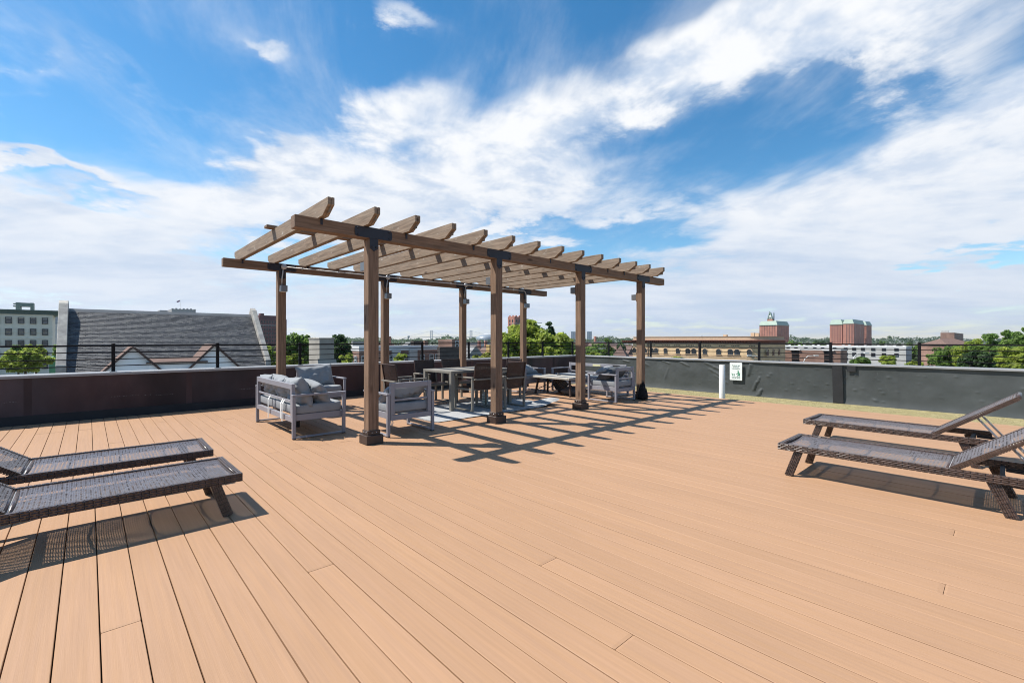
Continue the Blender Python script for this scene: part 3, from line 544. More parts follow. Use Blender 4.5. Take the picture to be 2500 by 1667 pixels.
Z = Z + 0.085 * cr + 0.05 * fold * (X > 6.3); rg = link(grid_mesh(np.stack([X, Y + e * edge, Z], -1), 'rug'), 'rug', m_rug)
tag(rg, 'pale grey woven rug with a rumpled corner under the dining table', 'rug')
fr = MB()
for k in range(150):
    for xx, sg in ((4.12, -1), ):
        y = 6.24 + k * 1.6 / 150; fr.bar((xx, y, 0.006), (xx - 0.045, y + random.uniform(-.01, .01), 0.003), 0.004, 0.002)
fr.build('fringe', m_rug, rg, kind='stuff')

# ------------------------------------------------------------------ rustic coffee table and the things round it
m_rust = mat('bleached_planks', (0.36, 0.335, 0.29), 0.8, 0.22, 8, (6, 0.5, 4), 0.0015, 40, (6, 0.3, 4), hue=(0.42, 0.40, 0.35))
m_dkw = mat('dark_iron_leg', (0.05, 0.032, 0.025), 0.6, 0.2, 10)
ct = thing('coffee_table', 'low coffee table of bleached planks on splayed dark legs', 'coffee table', (8.40, 7.42, 0))
for k in range(4): MB().box(-0.0785, -0.56, 0.40, 0.0785, 0.56, 0.445).build('plank', m_rust, ct, 0.004, loc=(-0.24 + k * 0.16, random.uniform(-.005, .005), 0))
b = MB(); b.box(-0.322, -0.605, 0.395, 0.322, -0.562, 0.446); b.build('end_plank', m_rust, ct, 0.004); MB().box(-0.322, 0.562, 0.395, 0.322, 0.605, 0.446).build('end_plank', m_rust, ct, 0.004)
for sx in (-1, 1):
    for sy in (-1, 1): MB().bar((sx * 0.17, sy * 0.50, 0.398), (sx * 0.22, sy * 0.56, 0.0), 0.05, 0.035, (1, 0, 0)).build('leg', m_dkw, ct, 0.004)
    MB().tube([(sx * 0.20, -0.52, 0.10), (sx * 0.12, 0.10, 0.395)], 0.009, 6).build('brace', m_dkw, ct); MB().tube([(sx * 0.20, 0.52, 0.10), (sx * 0.12, -0.10, 0.395)], 0.009, 6).build('brace', m_dkw, ct)
tag(link(pillow(0.60, 0.52, 0.20, 71, 0.25), 'floor_cushion', m_fabd, None, (8.62, 7.10, 0.10), (R(-88), 0, R(20))), 'dark grey cushion lying flat on the deck under the coffee table', 'cushion')
tag(link(pillow(0.55, 0.42, 0.18, 73, 0.25), 'floor_cushion', m_fabd, None, (8.74, 7.66, 0.21), (R(-30), R(35), R(60))), 'dark grey cushion leaning on edge behind the coffee table legs', 'cushion')
can = thing('canister', 'small white canister with green bands on the rug behind the dining chair', 'canister', (5.98, 7.28, 0.012))
MB().lathe([(0, 0), (0.062, 0), (0.065, 0.01), (0.065, 0.19), (0.05, 0.215), (0.03, 0.22), (0.03, 0.25), (0, 0.25)], 20).build('body', mat('white_plastic', (0.66, 0.68, 0.64), 0.45, 0.04), can)
for z in (0.05, 0.10, 0.15): MB().lathe([(0.0652, z), (0.068, z + 0.006), (0.068, z + 0.014), (0.0652, z + 0.02)], 20).build('band', mat('green_band', (0.22, 0.30, 0.26), 0.5), can)
bag = superell(0.11, 0.13, 0.17, 0.8, 0.7, 0.5, 5); V = np.array([v.co[:] for v in bag.vertices]); V[:, :2] *= (1.0 - 0.55 * (V[:, 2:3] + 0.17) / 0.34); bag.vertices.foreach_set('co', V.reshape(-1).astype(np.float32)); bag.update()
tag(link(bag, 'fabric_bag', mat('black_fabric', (0.010, 0.010, 0.012), 0.9, 0.3, 20), None, (9.02, 5.48, 0.165)), 'black fabric bundle slumped against the base of the post nearest the turf', 'bag')

# ------------------------------------------------------------------ vent pipe and sign by the parapet
pp = thing('vent_pipe', 'white upright pipe with black foot rising from the turf', 'pipe', (11.35, 4.72, -0.16))
MB().lathe([(0.068, 0.05), (0.068, 0.865), (0.062, 0.872), (0.0, 0.872)], 28).build('pipe', mat('white_pvc', (0.74, 0.73, 0.70), 0.4, 0.04, 3), pp)
MB().lathe([(0.0, 0.06), (0.076, 0.06), (0.08, 0.03), (0.11, 0.012), (0.12, 0.0)], 28).build('boot', m_black2, pp)
sg = thing('sign', 'small white sign with green lettering, dog and person, on the grey parapet', 'sign', (12.845, 4.975, 0.475), R(-90))
m_white = mat('sign_white', (0.74, 0.77, 0.76), 0.4, 0.03); m_green = mat('sign_green', (0.012, 0.20, 0.10), 0.5, 0.05); m_sgtxt = mat('sign_dark_green', (0.05, 0.16, 0.12), 0.5, 0.05)
def rrect(w, h, r): return [p for cx, cy, a in ((w - r, h - r, 0), (-w + r, h - r, 90), (-w + r, -h + r, 180), (w - r, -h + r, 270)) for p in rnd(cx, cy, r, a, a + 90, 4)]
MB().prism(rrect(0.160, 0.238, 0.015), -0.004, 0.0, 'y').build('panel', m_white, sg)
for z in (0.222, -0.222): MB().lathe([(0, 0.004), (0.006, 0.002), (0.006, 0)], 8).build('screw', m_bolt, sg, loc=(0, -0.0042, z), rot=(R(90), 0, 0))
def text(body, size, z, m):
    cu = bpy.data.curves.new('lettering', 'FONT'); cu.body = body; cu.size = size; cu.align_x = 'CENTER'; cu.extrude = 0.0004; cu.offset = 0.0006; cu.space_character = 1.08
    o = bpy.data.objects.new('tmp', cu); COL.objects.link(o); dg = bpy.context.evaluated_depsgraph_get(); me = bpy.data.meshes.new_from_object(o.evaluated_get(dg)); bpy.data.objects.remove(o)
    me.materials.clear(); l = link(me, 'lettering', m, sg, (0, -0.0052, z), (R(90), 0, 0)); return l
text('PLEASE BE', 0.042, 0.140, m_sgtxt); text('A GOOD', 0.036, 0.100, m_sgtxt); text('NEIGHBOR', 0.038, 0.060, m_sgtxt); text('CLEAN UP AFTER', 0.0265, -0.158, m_sgtxt); text('YOUR PETS', 0.040, -0.198, m_sgtxt)
dog = [(-0.110, -0.055), (-0.118, -0.065), (-0.112, -0.072), (-0.100, -0.074), (-0.094, -0.088), (-0.096, -0.122), (-0.086, -0.122), (-0.080, -0.096), (-0.050, -0.098), (-0.044, -0.124), (-0.034, -0.124), (-0.034, -0.092), (-0.026, -0.066), (-0.032, -0.064), (-0.040, -0.078), (-0.086, -0.076), (-0.092, -0.062), (-0.098, -0.052)]
MB().prism(dog, -0.0056, -0.0048, 'y').build('dog_figure', m_green, sg)
per = MB(); per.prism(rnd(0.058, 0.012, 0.016, 0, 345, 12), -0.0056, -0.0048, 'y')
per.prism([(0.060, -0.008), (0.078, -0.012), (0.096, -0.040), (0.106, -0.085), (0.100, -0.106), (0.092, -0.112), (0.092, -0.128), (0.080, -0.128), (0.078, -0.112), (0.058, -0.108), (0.050, -0.128), (0.036, -0.128), (0.046, -0.104), (0.032, -0.110), (0.034, -0.100), (0.066, -0.090), (0.046, -0.084), (0.078, -0.060), (0.062, -0.052), (0.048, -0.064), (0.010, -0.082), (0.004, -0.078), (0.040, -0.044), (0.048, -0.018)], -0.0056, -0.0048, 'y')
per.build('person_figure', m_green, sg)

# ------------------------------------------------------------------ wicker sun loungers
def wrapped(name, a, b, w, h, rows, step, parent, m, up=(0, 0, 1)):
    """bar from a to b bound with staggered wicker strands"""
    a = Vector(a); b = Vector(b); d = b - a; l = d.length; d.normalize(); upv = Vector(up); side = d.cross(upv).normalized(); u = side.cross(d).normalized()
    M = Matrix(((side.x, d.x, u.x, a.x), (side.y, d.y, u.y, a.y), (side.z, d.z, u.z, a.z), (0, 0, 0, 1)))
    o = MB().box(-w / 2 + 0.003, 0.001, -h / 2 + 0.003, w / 2 - 0.003, l - 0.001, h / 2 - 0.003, M).build(name, m_black, parent); s = MB(); rh = h / rows; n = max(2, int(l / step))
    for r in range(rows):
        for k in range(n + 1):
            y0, y1 = (k - 0.5 * (r % 2)) * l / n, (k + 0.76 - 0.5 * (r % 2)) * l / n; y0 = max(0, y0); y1 = min(l, y1)
            if y1 - y0 < step * 0.2: continue
            z0, z1 = -h / 2 + r * rh + 0.0021, -h / 2 + (r + 1) * rh - 0.0021; e_ = random.uniform(0, 0.0022)
            s.strand(w / 2 - 0.002, y0, y1, z0, z1, 0.0045 + e_, M)
    rw_ = max(2, int(w / 0.012)); rr = w / rw_
    for r in range(rw_):
        for k in range(n + 1):
            y0, y1 = max(0, (k - 0.5 * (r % 2)) * l / n), min(l, (k + 0.86 - 0.5 * (r % 2)) * l / n)
            if y1 - y0 < step * 0.2: continue
            s.box(-w / 2 + r * rr + 0.0012, y0, -h / 2 - 0.001, -w / 2 + (r + 1) * rr - 0.0012, y1, h / 2 + 0.001, M)
    s.build('wicker', m, o, 0.0, kind='stuff'); return o
def lounger():
    t = thing('sun_lounger', 'x', 'sun lounger', group='wicker sun loungers on the deck'); hw = 0.345; HG = 1.235; BL = 0.78; AN = R(36)
    for s in (-1, 1):
        wrapped('side_rail', (s * (hw - 0.017), 0, 0.276), (s * (hw - 0.017), 1.67, 0.276), 0.034, 0.060, 4, 0.040, t, m_wick)
        wrapped('leg', (s * (hw - 0.040), 0.175, 0.250), (s * (hw - 0.010), 0.095, 0.0), 0.036, 0.066, 5, 0.030, t, m_wick, (0, 1, 0))
        wrapped('leg', (s * (hw - 0.040), 1.480, 0.250), (s * (hw - 0.010), 1.585, 0.0), 0.036, 0.070, 5, 0.030, t, m_wick, (0, 1, 0))
        MB().tube([(s * 0.20, HG + 0.42 * math.cos(AN), 0.29 + 0.42 * math.sin(AN) - 0.02), (s * 0.21, HG + 0.56, 0.235)], 0.010, 8).build('back_strut', m_galv, t)
    wrapped('foot_rail', (-hw + 0.034, 0.017, 0.276), (hw - 0.034, 0.017, 0.276), 0.034, 0.060, 4, 0.040, t, m_wick)
    MB().bar((-hw + 0.036, 1.53, 0.245), (hw - 0.036, 1.53, 0.245), 0.03, 0.05).build('cross_bar', m_black, t, 0.003); MB().bar((-hw + 0.04, 0.165, 0.225), (hw - 0.04, 0.165, 0.225), 0.025, 0.025).build('cross_bar', m_black, t, 0.003)
    MB().bar((-hw + 0.05, 1.78, 0.233), (hw - 0.05, 1.78, 0.233), 0.05, 0.03).build('catch_bar', m_black, t, 0.003); 
    for s in (-1, 1): MB().bar((s * (hw - 0.06), 1.55, 0.24), (s * (hw - 0.06), 1.79, 0.233), 0.02, 0.03).build('catch_arm', m_black, t)
    Q = bend(sling_weave(0.612, 1.185), lambda x, y, z: (x, y + 0.036, 0.296 + z - 0.014 * (1 - (x / 0.306) ** 2)))
    quads('sling', Q, m_seat, t, kind='stuff')
    for y in (0.30, 0.62, 0.95):
        MB().tube([(-0.325, y, 0.272), (-0.22, y + 0.03, 0.262), (0, y + 0.045, 0.258), (0.22, y + 0.03, 0.262), (0.325, y, 0.272)], 0.009, 6).build('sling_support', m_black, t)
    MB().tube([(-0.31, 1.225, 0.285), (0.31, 1.225, 0.285)], 0.013, 8).build('sling_bar', m_wick, t); MB().tube([(-0.31, 0.038, 0.297), (0.31, 0.038, 0.297)], 0.008, 8).build('sling_bar', m_wick, t)
    bk = bpy.data.objects.new('backrest', None); COL.objects.link(bk); bk.parent = t; bk.location = (0, HG + 0.012, 0.292); bk.rotation_euler = (AN, 0, 0); bk.empty_display_size = 0.1
    quads('sling', bend(sling_weave(0.585, BL - 0.03), lambda x, y, z: (x, y + 0.016, z + 0.016)), m_seat, bk, kind='stuff')
    fr = MB()
    for s in (-1, 1): fr.tube([(s * 0.298, 0, 0), (s * 0.298, BL, 0)], 0.019, 8)
    fr.tube([(-0.298, BL, 0), (0.298, BL, 0)], 0.019, 8); fr.tube([(-0.298, 0.004, 0), (0.298, 0.004, 0)], 0.014, 8); fr.tube([(-0.29, BL * 0.5, -0.004), (0.29, BL * 0.5, -0.004)], 0.009, 6)
    fr.build('back_frame', m_wick, bk); st = MB()
    for s in (-1, 1):
        for k in range(42): st.box(s * 0.298 - 0.021, 0.008 + k * 0.0185, -0.021, s * 0.298 + 0.021, 0.022 + k * 0.0185, 0.0205)
    st.build('wicker', m_wick, bk, kind='stuff'); pv = MB().tube([(-0.34, 0.0, 0), (0.34, 0.0, 0)], 0.010, 8).build('hinge_pin', m_galv, t, loc=(0, HG + 0.005, 0.288))
    return t
L0 = lounger(); L0.location = (5.395, 1.555, 0); L0.rotation_euler.z = R(180); L0['label'] = 'brown wicker sun lounger right of the pergola, the one nearer the camera'
for loc, rz, lb in (((7.155, 1.79, 0), R(178.6), 'brown wicker sun lounger right of the pergola, the one nearer the grey parapet'), ((0.872, 4.36, 0), R(90.5), 'brown wicker sun lounger left of the pergola, the one nearer the camera'), ((0.868, 5.40, 0), R(88.8), 'brown wicker sun lounger left of the pergola, the one nearer the brown parapet')):
    c = copy_tree(L0); c.location = loc; c.rotation_euler = (0, 0, rz); c['label'] = lb

# ================================================================== the city beyond the parapets
m_glass = mat('window_glass', (0.05, 0.06, 0.075), 0.12, 0.5, 1.5, spec=0.7, rand=0.5)
m_glassd = mat('window_dark', (0.025, 0.028, 0.034), 0.2, 0.4, 1.0, spec=0.5, rand=0.4)
m_frw = mat('window_frame_white', (0.62, 0.62, 0.60), 0.6); m_frd = mat('window_frame_dark', (0.03, 0.035, 0.04), 0.5)
def brick(name, c1, c2, mortar, sc=1.0, bw=0.5, rh=0.25):
    M = bpy.data.materials.new(name); M.use_nodes = True; nt = M.node_tree; N = nt.nodes; L = nt.links; b = N['Principled BSDF']; b.inputs['Roughness'].default_value = 0.85; b.inputs['Specular IOR Level'].default_value = 0.2
    g = N.new('ShaderNodeNewGeometry'); s = N.new('ShaderNodeSeparateXYZ'); L.new(g.outputs['Position'], s.inputs[0]); a = N.new('ShaderNodeMath'); a.operation = 'ADD'; L.new(s.outputs[0], a.inputs[0]); L.new(s.outputs[1], a.inputs[1])
    c = N.new('ShaderNodeCombineXYZ'); L.new(a.outputs[0], c.inputs[0]); L.new(s.outputs[2], c.inputs[1]); t = N.new('ShaderNodeTexBrick'); t.inputs['Scale'].default_value = sc
    for k, v in (('Color1', c1), ('Color2', c2), ('Mortar', mortar)): t.inputs[k].default_value = (*v, 1)
    t.inputs['Brick Width'].default_value = bw; t.inputs['Row Height'].default_value = rh; t.inputs['Mortar Size'].default_value = 0.02; L.new(c.outputs[0], t.inputs['Vector'])
    n = N.new('ShaderNodeTexNoise'); n.inputs['Scale'].default_value = 0.25; n.inputs['Detail'].default_value = 6; L.new(g.outputs['Position'], n.inputs['Vector']); r = N.new('ShaderNodeMapRange'); r.inputs['From Min'].default_value = 0.3; r.inputs['From Max'].default_value = 0.7; r.inputs['To Min'].default_value = 0.75; r.inputs['To Max'].default_value = 1.25; L.new(n.outputs[0], r.inputs['Value'])
    v = N.new('ShaderNodeVectorMath'); v.operation = 'SCALE'; L.new(t.outputs['Color'], v.inputs[0]); L.new(r.outputs[0], v.inputs['Scale']); L.new(v.outputs[0], b.inputs['Base Color']); return M
m_red = brick('red_brick', (0.44, 0.175, 0.125), (0.38, 0.15, 0.108), (0.38, 0.25, 0.2)); m_dred = brick('dark_red_brick', (0.17, 0.075, 0.075), (0.14, 0.06, 0.06), (0.15, 0.09, 0.09))
m_brn = brick('brown_brick', (0.25, 0.14, 0.10), (0.20, 0.11, 0.085), (0.28, 0.22, 0.19)); m_dkb = brick('soot_brick', (0.08, 0.065, 0.06), (0.055, 0.045, 0.042), (0.10, 0.09, 0.085))
m_ybr = mat('yellow_brick', (0.63, 0.44, 0.255), 0.85, 0.1, 1.5, big=0.08); m_ytrim = mat('sandstone_trim', (0.50, 0.36, 0.24), 0.8, 0.12, 2); m_tile = mat('red_tile', (0.15, 0.055, 0.038), 0.8, 0.25, 6)
m_cream = mat('cream_brick', (0.72, 0.66, 0.56), 0.85, 0.06, 1.2); m_corn = mat('green_cornice', (0.10, 0.15, 0.145), 0.6, 0.15, 2); m_cop = mat('copper_green', (0.33, 0.41, 0.34), 0.6, 0.12, 0.4)
m_conc = mat('concrete', (0.33, 0.30, 0.26), 0.85, 0.12, 1.5, big=0.1); m_lgrey = mat('light_stucco', (0.44, 0.43, 0.41), 0.8, 0.08, 0.6); m_white_roof = mat('white_roofing', (0.62, 0.61, 0.60), 0.7, 0.06, 0.5); m_groof = mat('grey_roofing', (0.22, 0.22, 0.22), 0.85, 0.15, 0.5); m_stone = mat('grey_limestone', (0.36, 0.35, 0.34), 0.85, 0.1, 0.8)
m_rbrown = mat('brown_shingle', (0.14, 0.09, 0.075), 0.9, 0.25, 3); m_blueg = mat('blue_glass', (0.12, 0.18, 0.24), 0.2, 0.2, 0.3, spec=0.7)
win_u = MB().box(-0.5, -0.5, -0.5, 0.5, 0.5, 0.5).mesh('window')
fr_b = MB(); t_ = 0.07
for a in ((-.5, -.5, -.5, .5, .5, -.5 + t_), (-.5, -.5, .5 - t_, .5, .5, .5), (-.5, -.5, -.5 + t_ + .001, -.5 + t_ * 1.4, .5, .5 - t_ - .001), (.5 - t_ * 1.4, -.5, -.5 + t_ + .001, .5, .5, .5 - t_ - .001), (-.5 + t_ * 1.4 + .001, -.5, -.03, .5 - t_ * 1.4 - .001, .5, .03)): fr_b.box(*a)
wfr_u = fr_b.mesh('window'); pane_u = MB().box(-0.45, -0.1, -0.46, 0.45, 0.35, 0.46).mesh('pane')
def wins(root, face, X0, Y0, X1, Y1, cols, zs, w, h, gm=None, fm=None, depth=0.12):
    """one row of windows per entry of zs (centre heights), at the fractions cols of the wall; face S (towards -y), W (-x) or E (+x); framed when fm is given"""
    ox, oy = root.location.x, root.location.y
    for z in zs:
        for c in cols:
            if face == 'S': p = (X0 + (X1 - X0) * c, Y0 - depth * 0.35, z); r = 0.0
            elif face == 'W': p = (X0 - depth * 0.35, Y1 + (Y0 - Y1) * c, z); r = R(-90)
            else: p = (X1 + depth * 0.35, Y0 + (Y1 - Y0) * c, z); r = R(90)
            p = (p[0] - ox, p[1] - oy, p[2] - root.location.z)
            if fm is None: link(win_u, 'window', gm, root, p, (0, 0, r), (w, depth, h)).active_material
            else:
                o = link(wfr_u if fm is m_frw else wfr_d, 'window', fm, root, p, (0, 0, r), (w, depth, h)); link(pane_u, 'pane', gm, o)
win_u.materials.append(m_glassd); wfr_d = wfr_u.copy(); wfr_u.materials.append(m_frw); wfr_d.materials.append(m_frd); pane_u.materials.append(m_glass)
def block(name, label, box, z1, m, z0=GZ, cat='building', parapet=0.5, roof=None, group=None):
    X0, Y0, X1, Y1 = box; t = thing(name, label, cat, (X0, Y0, GZ), 0, group); w, d, h = X1 - X0, Y1 - Y0, z1 - GZ
    MB().box(0, 0, z0 - GZ, w, d, h - parapet).build('wall', m, t)
    b = MB(); pt = min(0.4, w * 0.1)
    b.box(-0.06, -0.06, h - parapet + .001, w + 0.06, pt, h); b.box(-0.06, d - pt, h - parapet + .001, w + 0.06, d + 0.06, h); b.box(-0.06, pt + .001, h - parapet + .001, pt, d - pt - .001, h); b.box(w - pt, pt + .001, h - parapet + .001, w + 0.06, d - pt - .001, h); b.build('parapet', roof or m, t)
    return t
def zat(v, z): return CAM_H - (v - HZ) * z / FPX        # height of something the picture shows at row v, depth z
def lin(a, b, n): return [a + (b - a) * (k + 0.5) / n for k in range(n)]

# ---- cream apartment house with green cornice (far left)
Y0 = 190.0; x1 = Y0 * ray(128, HZ)[0] / ray(128, HZ)[1]; X0c = x1 - 24; zc = SY * x1 + CY * Y0
bx_ = (X0c, Y0, x1, Y0 + 16); ap = thing('apartment_house', 'cream apartment house with green cornice at the left edge', 'building', (X0c, Y0, GZ)); top = zat(769, zc) - GZ
MB().box(0, 0, 0, 24, 16, top).build('wall', m_cream, ap)
MB().prism([(0, top + .002), (-0.55, top + 0.35), (-0.6, top + 0.5), (-1.25, top + 1.0), (-1.3, top + 1.25), (0.5, top + 1.3), (0.5, top + .002)], -0.9, 25.2, 'x').build('cornice', m_corn, ap); MB().box(24.002, 0.51, top + .002, 25.2, 16, top + 1.28).build('cornice', m_corn, ap)
dm = MB().box(-0.12, -0.66, 0, 0.12, -0.56, 0.3).mesh('dentil'); 
for k in range(60): link(dm, 'dentil', m_corn, ap, (0.2 + k * 0.4, 0.02, top + 0.1))
for z in (top - 1.1, top - 5.2, top - 6.9): MB().box(-0.02, -0.14, z, 24.14, -0.002, z + 0.22).build('string_course', m_cream, ap)
colsx = [(Y0 * ray(u, HZ)[0] / ray(u, HZ)[1] - X0c) / 24 for u in (-38, -8.5, 21, 51.5, 81, 110)]
wins(ap, 'S', *bx_, colsx, [zat(v, zc * 0.965) for v in (782, 810, 838, 866, 894)], 1.25, 1.85, m_glass, m_frd, 0.3)
b = MB(); rx = lambda u: Y0 * ray(u, HZ)[0] / ray(u, HZ)[1] - X0c; b.box(rx(33), 5, top + 1.3, rx(45), 9, top + 3.6); b.box(rx(70), 5, top + 1.3, rx(78), 9, top + 3.6); b.box(rx(45), 5, top + 2.5, rx(70), 9, top + 3.55); b.box(rx(26), 5.5, top + 2.4, rx(33), 8, top + 2.7); b.box(rx(26), 5.5, top + 3.1, rx(33), 8, top + 3.35); b.build('roof_plant', m_corn, ap)
o = block('tower_block', 'bluish far tower between the cream house and the slate roof', corner_box(132, 141, 158, 900), zat(767, 900), m_blueg)
o = block('tower_block', 'pale far apartment tower with a grid of windows left of the slate roof', corner_box(126, 134, 160, 620), zat(794, 620), m_lgrey); bx2 = corner_box(126, 134, 160, 620); wins(o, 'S', *bx2, lin(0, 1, 5), [zat(800 + 7 * k, 620) for k in range(7)], 1.6, 1.7, m_glassd)
sh = block('shed', 'green sheeted shed between cream house and slate-roofed gable', corner_box(120, 131, 152, 70), zat(869, 70), mat('green_sheet', (0.12, 0.30, 0.16), 0.6, 0.2, 3)); 

# ---- long house with steep slate roof and stone gables
CHX0, CHX1, CHY = -1.24, 12.75, 55.0; CHZ = CAM_H + 0.0466 * CHY; SL = 5.05 / 5.5
ch = thing('slate_house', 'long house with steep slate roof, stone gable copings and white dormer gables', 'building', (CHX0, CHY, GZ)); Lc = CHX1 - CHX0; rz = CHZ - GZ
def roof_z(y): return rz + SL * y                # y negative towards us
m_slate = [mat('slate_%d' % k, c, 0.55, 0.25, 3, spec=0.4, rand=0.25) for k, c in enumerate(((0.072, 0.073, 0.077), (0.092, 0.092, 0.093), (0.056, 0.057, 0.062), (0.125, 0.122, 0.118)))]
roof_o = MB().prism([(0, rz - 0.12), (-11, roof_z(-11) - 0.12), (-11, roof_z(-11) - 0.4), (11, roof_z(-11) - 0.4), (11, roof_z(-11) - 0.12)], 0, Lc, 'x').build('roof', mat('roof_felt', (0.05, 0.05, 0.055), 0.9), ch)
# slates: courses of thin tilted tiles; the 300 that show largest are pieces of their own, the rest one part
ex, wid = 0.17, 0.30; nrm = Vector((0, -SL, 1)).normalized(); ang = math.atan(SL); sl_u = MB().box(-0.5, 0, 0, 0.5, 1.0, 1.0).mesh('slate'); Qs = {0: [], 1: [], 2: [], 3: []}
ncr = int(math.hypot(7.3, 7.3 * SL) / ex); Ms = Matrix.Rotation(ang, 4, 'X'); cnt = 0
for r in range(ncr):
    d = r * ex; nw = int(Lc / wid)
    for k in range(nw + 1):
        x0 = k * wid - (wid / 2 if r % 2 else 0) + random.uniform(-.012, .012); x1_ = x0 + wid - 0.012; x0, x1_ = max(0, x0), min(Lc, x1_)
        if x1_ - x0 < 0.05: continue
        dd = d + ex * 1.25 + random.uniform(-.012, .012); y_lo, z_lo = -dd * math.cos(ang), rz - dd * math.sin(ang); y_hi, z_hi = -(d - 0.02) * math.cos(ang), rz - (d - 0.02) * math.sin(ang); th = 0.030 + random.uniform(0, .012)
        top_lo = (y_lo - th * math.sin(ang), z_lo + th * math.cos(ang)); g = random.choice((0, 0, 1, 1, 2, 3))
        if r in (38, 40, 42, 44) and cnt < 180 and x0 < 3.8 + 40:
            pass
        Qs[g].append([(x0, top_lo[0], top_lo[1]), (x1_, top_lo[0], top_lo[1]), (x1_, y_hi, z_hi), (x0, y_hi, z_hi)]); Qs[g].append([(x0, y_lo, z_lo), (x1_, y_lo, z_lo), (x1_, top_lo[0], top_lo[1]), (x0, top_lo[0], top_lo[1])])
for g in range(4): quads('slates', Qs[g], m_slate[g], roof_o, kind='stuff')
MB().prism([(-0.22, rz - 0.16), (0, rz + 0.10), (0.22, rz - 0.16)], 0, Lc, 'x').build('ridge_cap', m_groof, roof_o)
m_cope = mat('coping_stone', (0.40, 0.375, 0.33), 0.85, 0.25, 2.0, hue=(0.30, 0.28, 0.26))
for xg, wg in ((-0.62, 0.6), (Lc + 0.02, 0.46)):
    up = 0.55; MB().prism([(0.3, rz + up + 0.25), (-0.35, rz + up), (-5.6, roof_z(-5.6) + up), (-5.6, roof_z(-11) - 3), (3.0, roof_z(-11) - 3), (3.0, rz - 2)], xg, xg + wg, 'x').build('gable_coping', m_cope, ch, 0.03)
    MB().box(xg - 0.02, -5.62, 0, xg + wg + 0.02, 3.0, roof_z(-5.6) - 0.9).build('gable_wall', brick('gable_brick', (0.24, 0.16, 0.13), (0.19, 0.13, 0.11), (0.30, 0.27, 0.25), 2.2), ch)
MB().box(0, -10.5, 0, Lc, 3, roof_z(-11) - 0.45).build('wall', m_brn, ch)
m_wht = mat('white_render', (0.88, 0.88, 0.88), 0.8, 0.05, 0.8); m_trim = mat('brown_trim', (0.10, 0.062, 0.05), 0.7, 0.2, 4)
yd = -8.0
for xa, za in ((2.57, 0.80), (8.06, 0.92)):
    x = xa - CHX0; z = za - GZ; hw_, dp_ = 2.15, 2.3
    dg_ = MB().prism([(x, z - 0.12), (x - hw_, z - 0.12 - dp_), (x - hw_, z - 5), (x + hw_, z - 5), (x + hw_, z - 0.12 - dp_)], yd, yd + 0.3, 'y').build('dormer_gable', m_wht, ch)
    rf = MB().prism([(x, z), (x - hw_ - .2, z - dp_ - .22), (x - hw_ - .2, z - dp_ - .36), (x, z - 0.14), (x + hw_ + .2, z - dp_ - .36), (x + hw_ + .2, z - dp_ - .22)], yd - 0.25, yd + 4.5, 'y').build('dormer_roof', m_rbrown, ch)
    for s in (-1, 1): MB().bar((x + s * 0.06, yd - 0.3, z - 0.10), (x + s * (hw_ + .2), yd - 0.3, z - dp_ - .30), 0.08, 0.16, (0, 0, 1)).build('bargeboard', m_trim, dg_)
x0_, x1_ = 4.14 - CHX0, 6.78 - CHX0; MB().box(x0_ - 0.6, yd - 0.15, -GZ - 4, x1_ + 0.6, yd + 0.2, -0.62 - GZ).build('link_wall', m_wht, ch); MB().box(x0_ - 0.75, yd - 0.4, -0.615 - GZ, x1_ + 0.75, yd + 0.1, -0.50 - GZ).build('gutter', m_trim, ch); MB().prism([(yd + 0.11, -0.5 - GZ), (yd + 1.6, -0.28 - GZ), (yd + 1.6, -0.6 - GZ), (yd + 0.11, -0.6 - GZ)], x0_ - 0.5, x1_ + 0.5, 'x').build('link_roof', m_rbrown, ch)

# ---- crenellated stone building with flag behind the ridge
cbx = corner_box(386, 419, 478, 330); cs = block('stone_tower', 'grey crenellated stone tower peeping over the slate ridge', cbx, zat(754, 330), m_stone, parapet=0.4)
wdt = cbx[2] - cbx[0]; htc = zat(754, 330) - GZ
for k in range(7): MB().box(k * wdt / 6.6, -0.1, htc, k * wdt / 6.6 + wdt / 12, 1.2, htc + (0.7 if k in (1, 3, 4, 5) else 0.35)).build('merlon', m_stone, cs)
block('stone_tower', 'lower grey stone stair block left of the crenellated tower', corner_box(380, 390, 409, 335), zat(757, 335), m_stone)
fp = thing('flag_pole', 'flag on a thin pole above the crenellated tower', 'flag', tuple(at(440, 757, 338)[:2]) + (htc + GZ,)); MB().tube([(0, 0, 0), (0, 0, 7.2)], 0.07, 6).build('pole', m_lgrey, fp)
b = MB(); n = 8
fv = [(-0.2 - 1.9 * i / n, 0.15 * math.sin(i * 1.3), 7.0 - 0.95 * i / n - 1.1 * j) for j in (0, 1) for i in range(n + 1)]; b.add(fv, [(i, i + 1, n + 2 + i, n + 1 + i) for i in range(n)], True); b.build('flag_cloth', mat('flag_cloth', (0.30, 0.10, 0.11), 0.8, 0.3, 2, hue=(0.12, 0.12, 0.25)), fp)

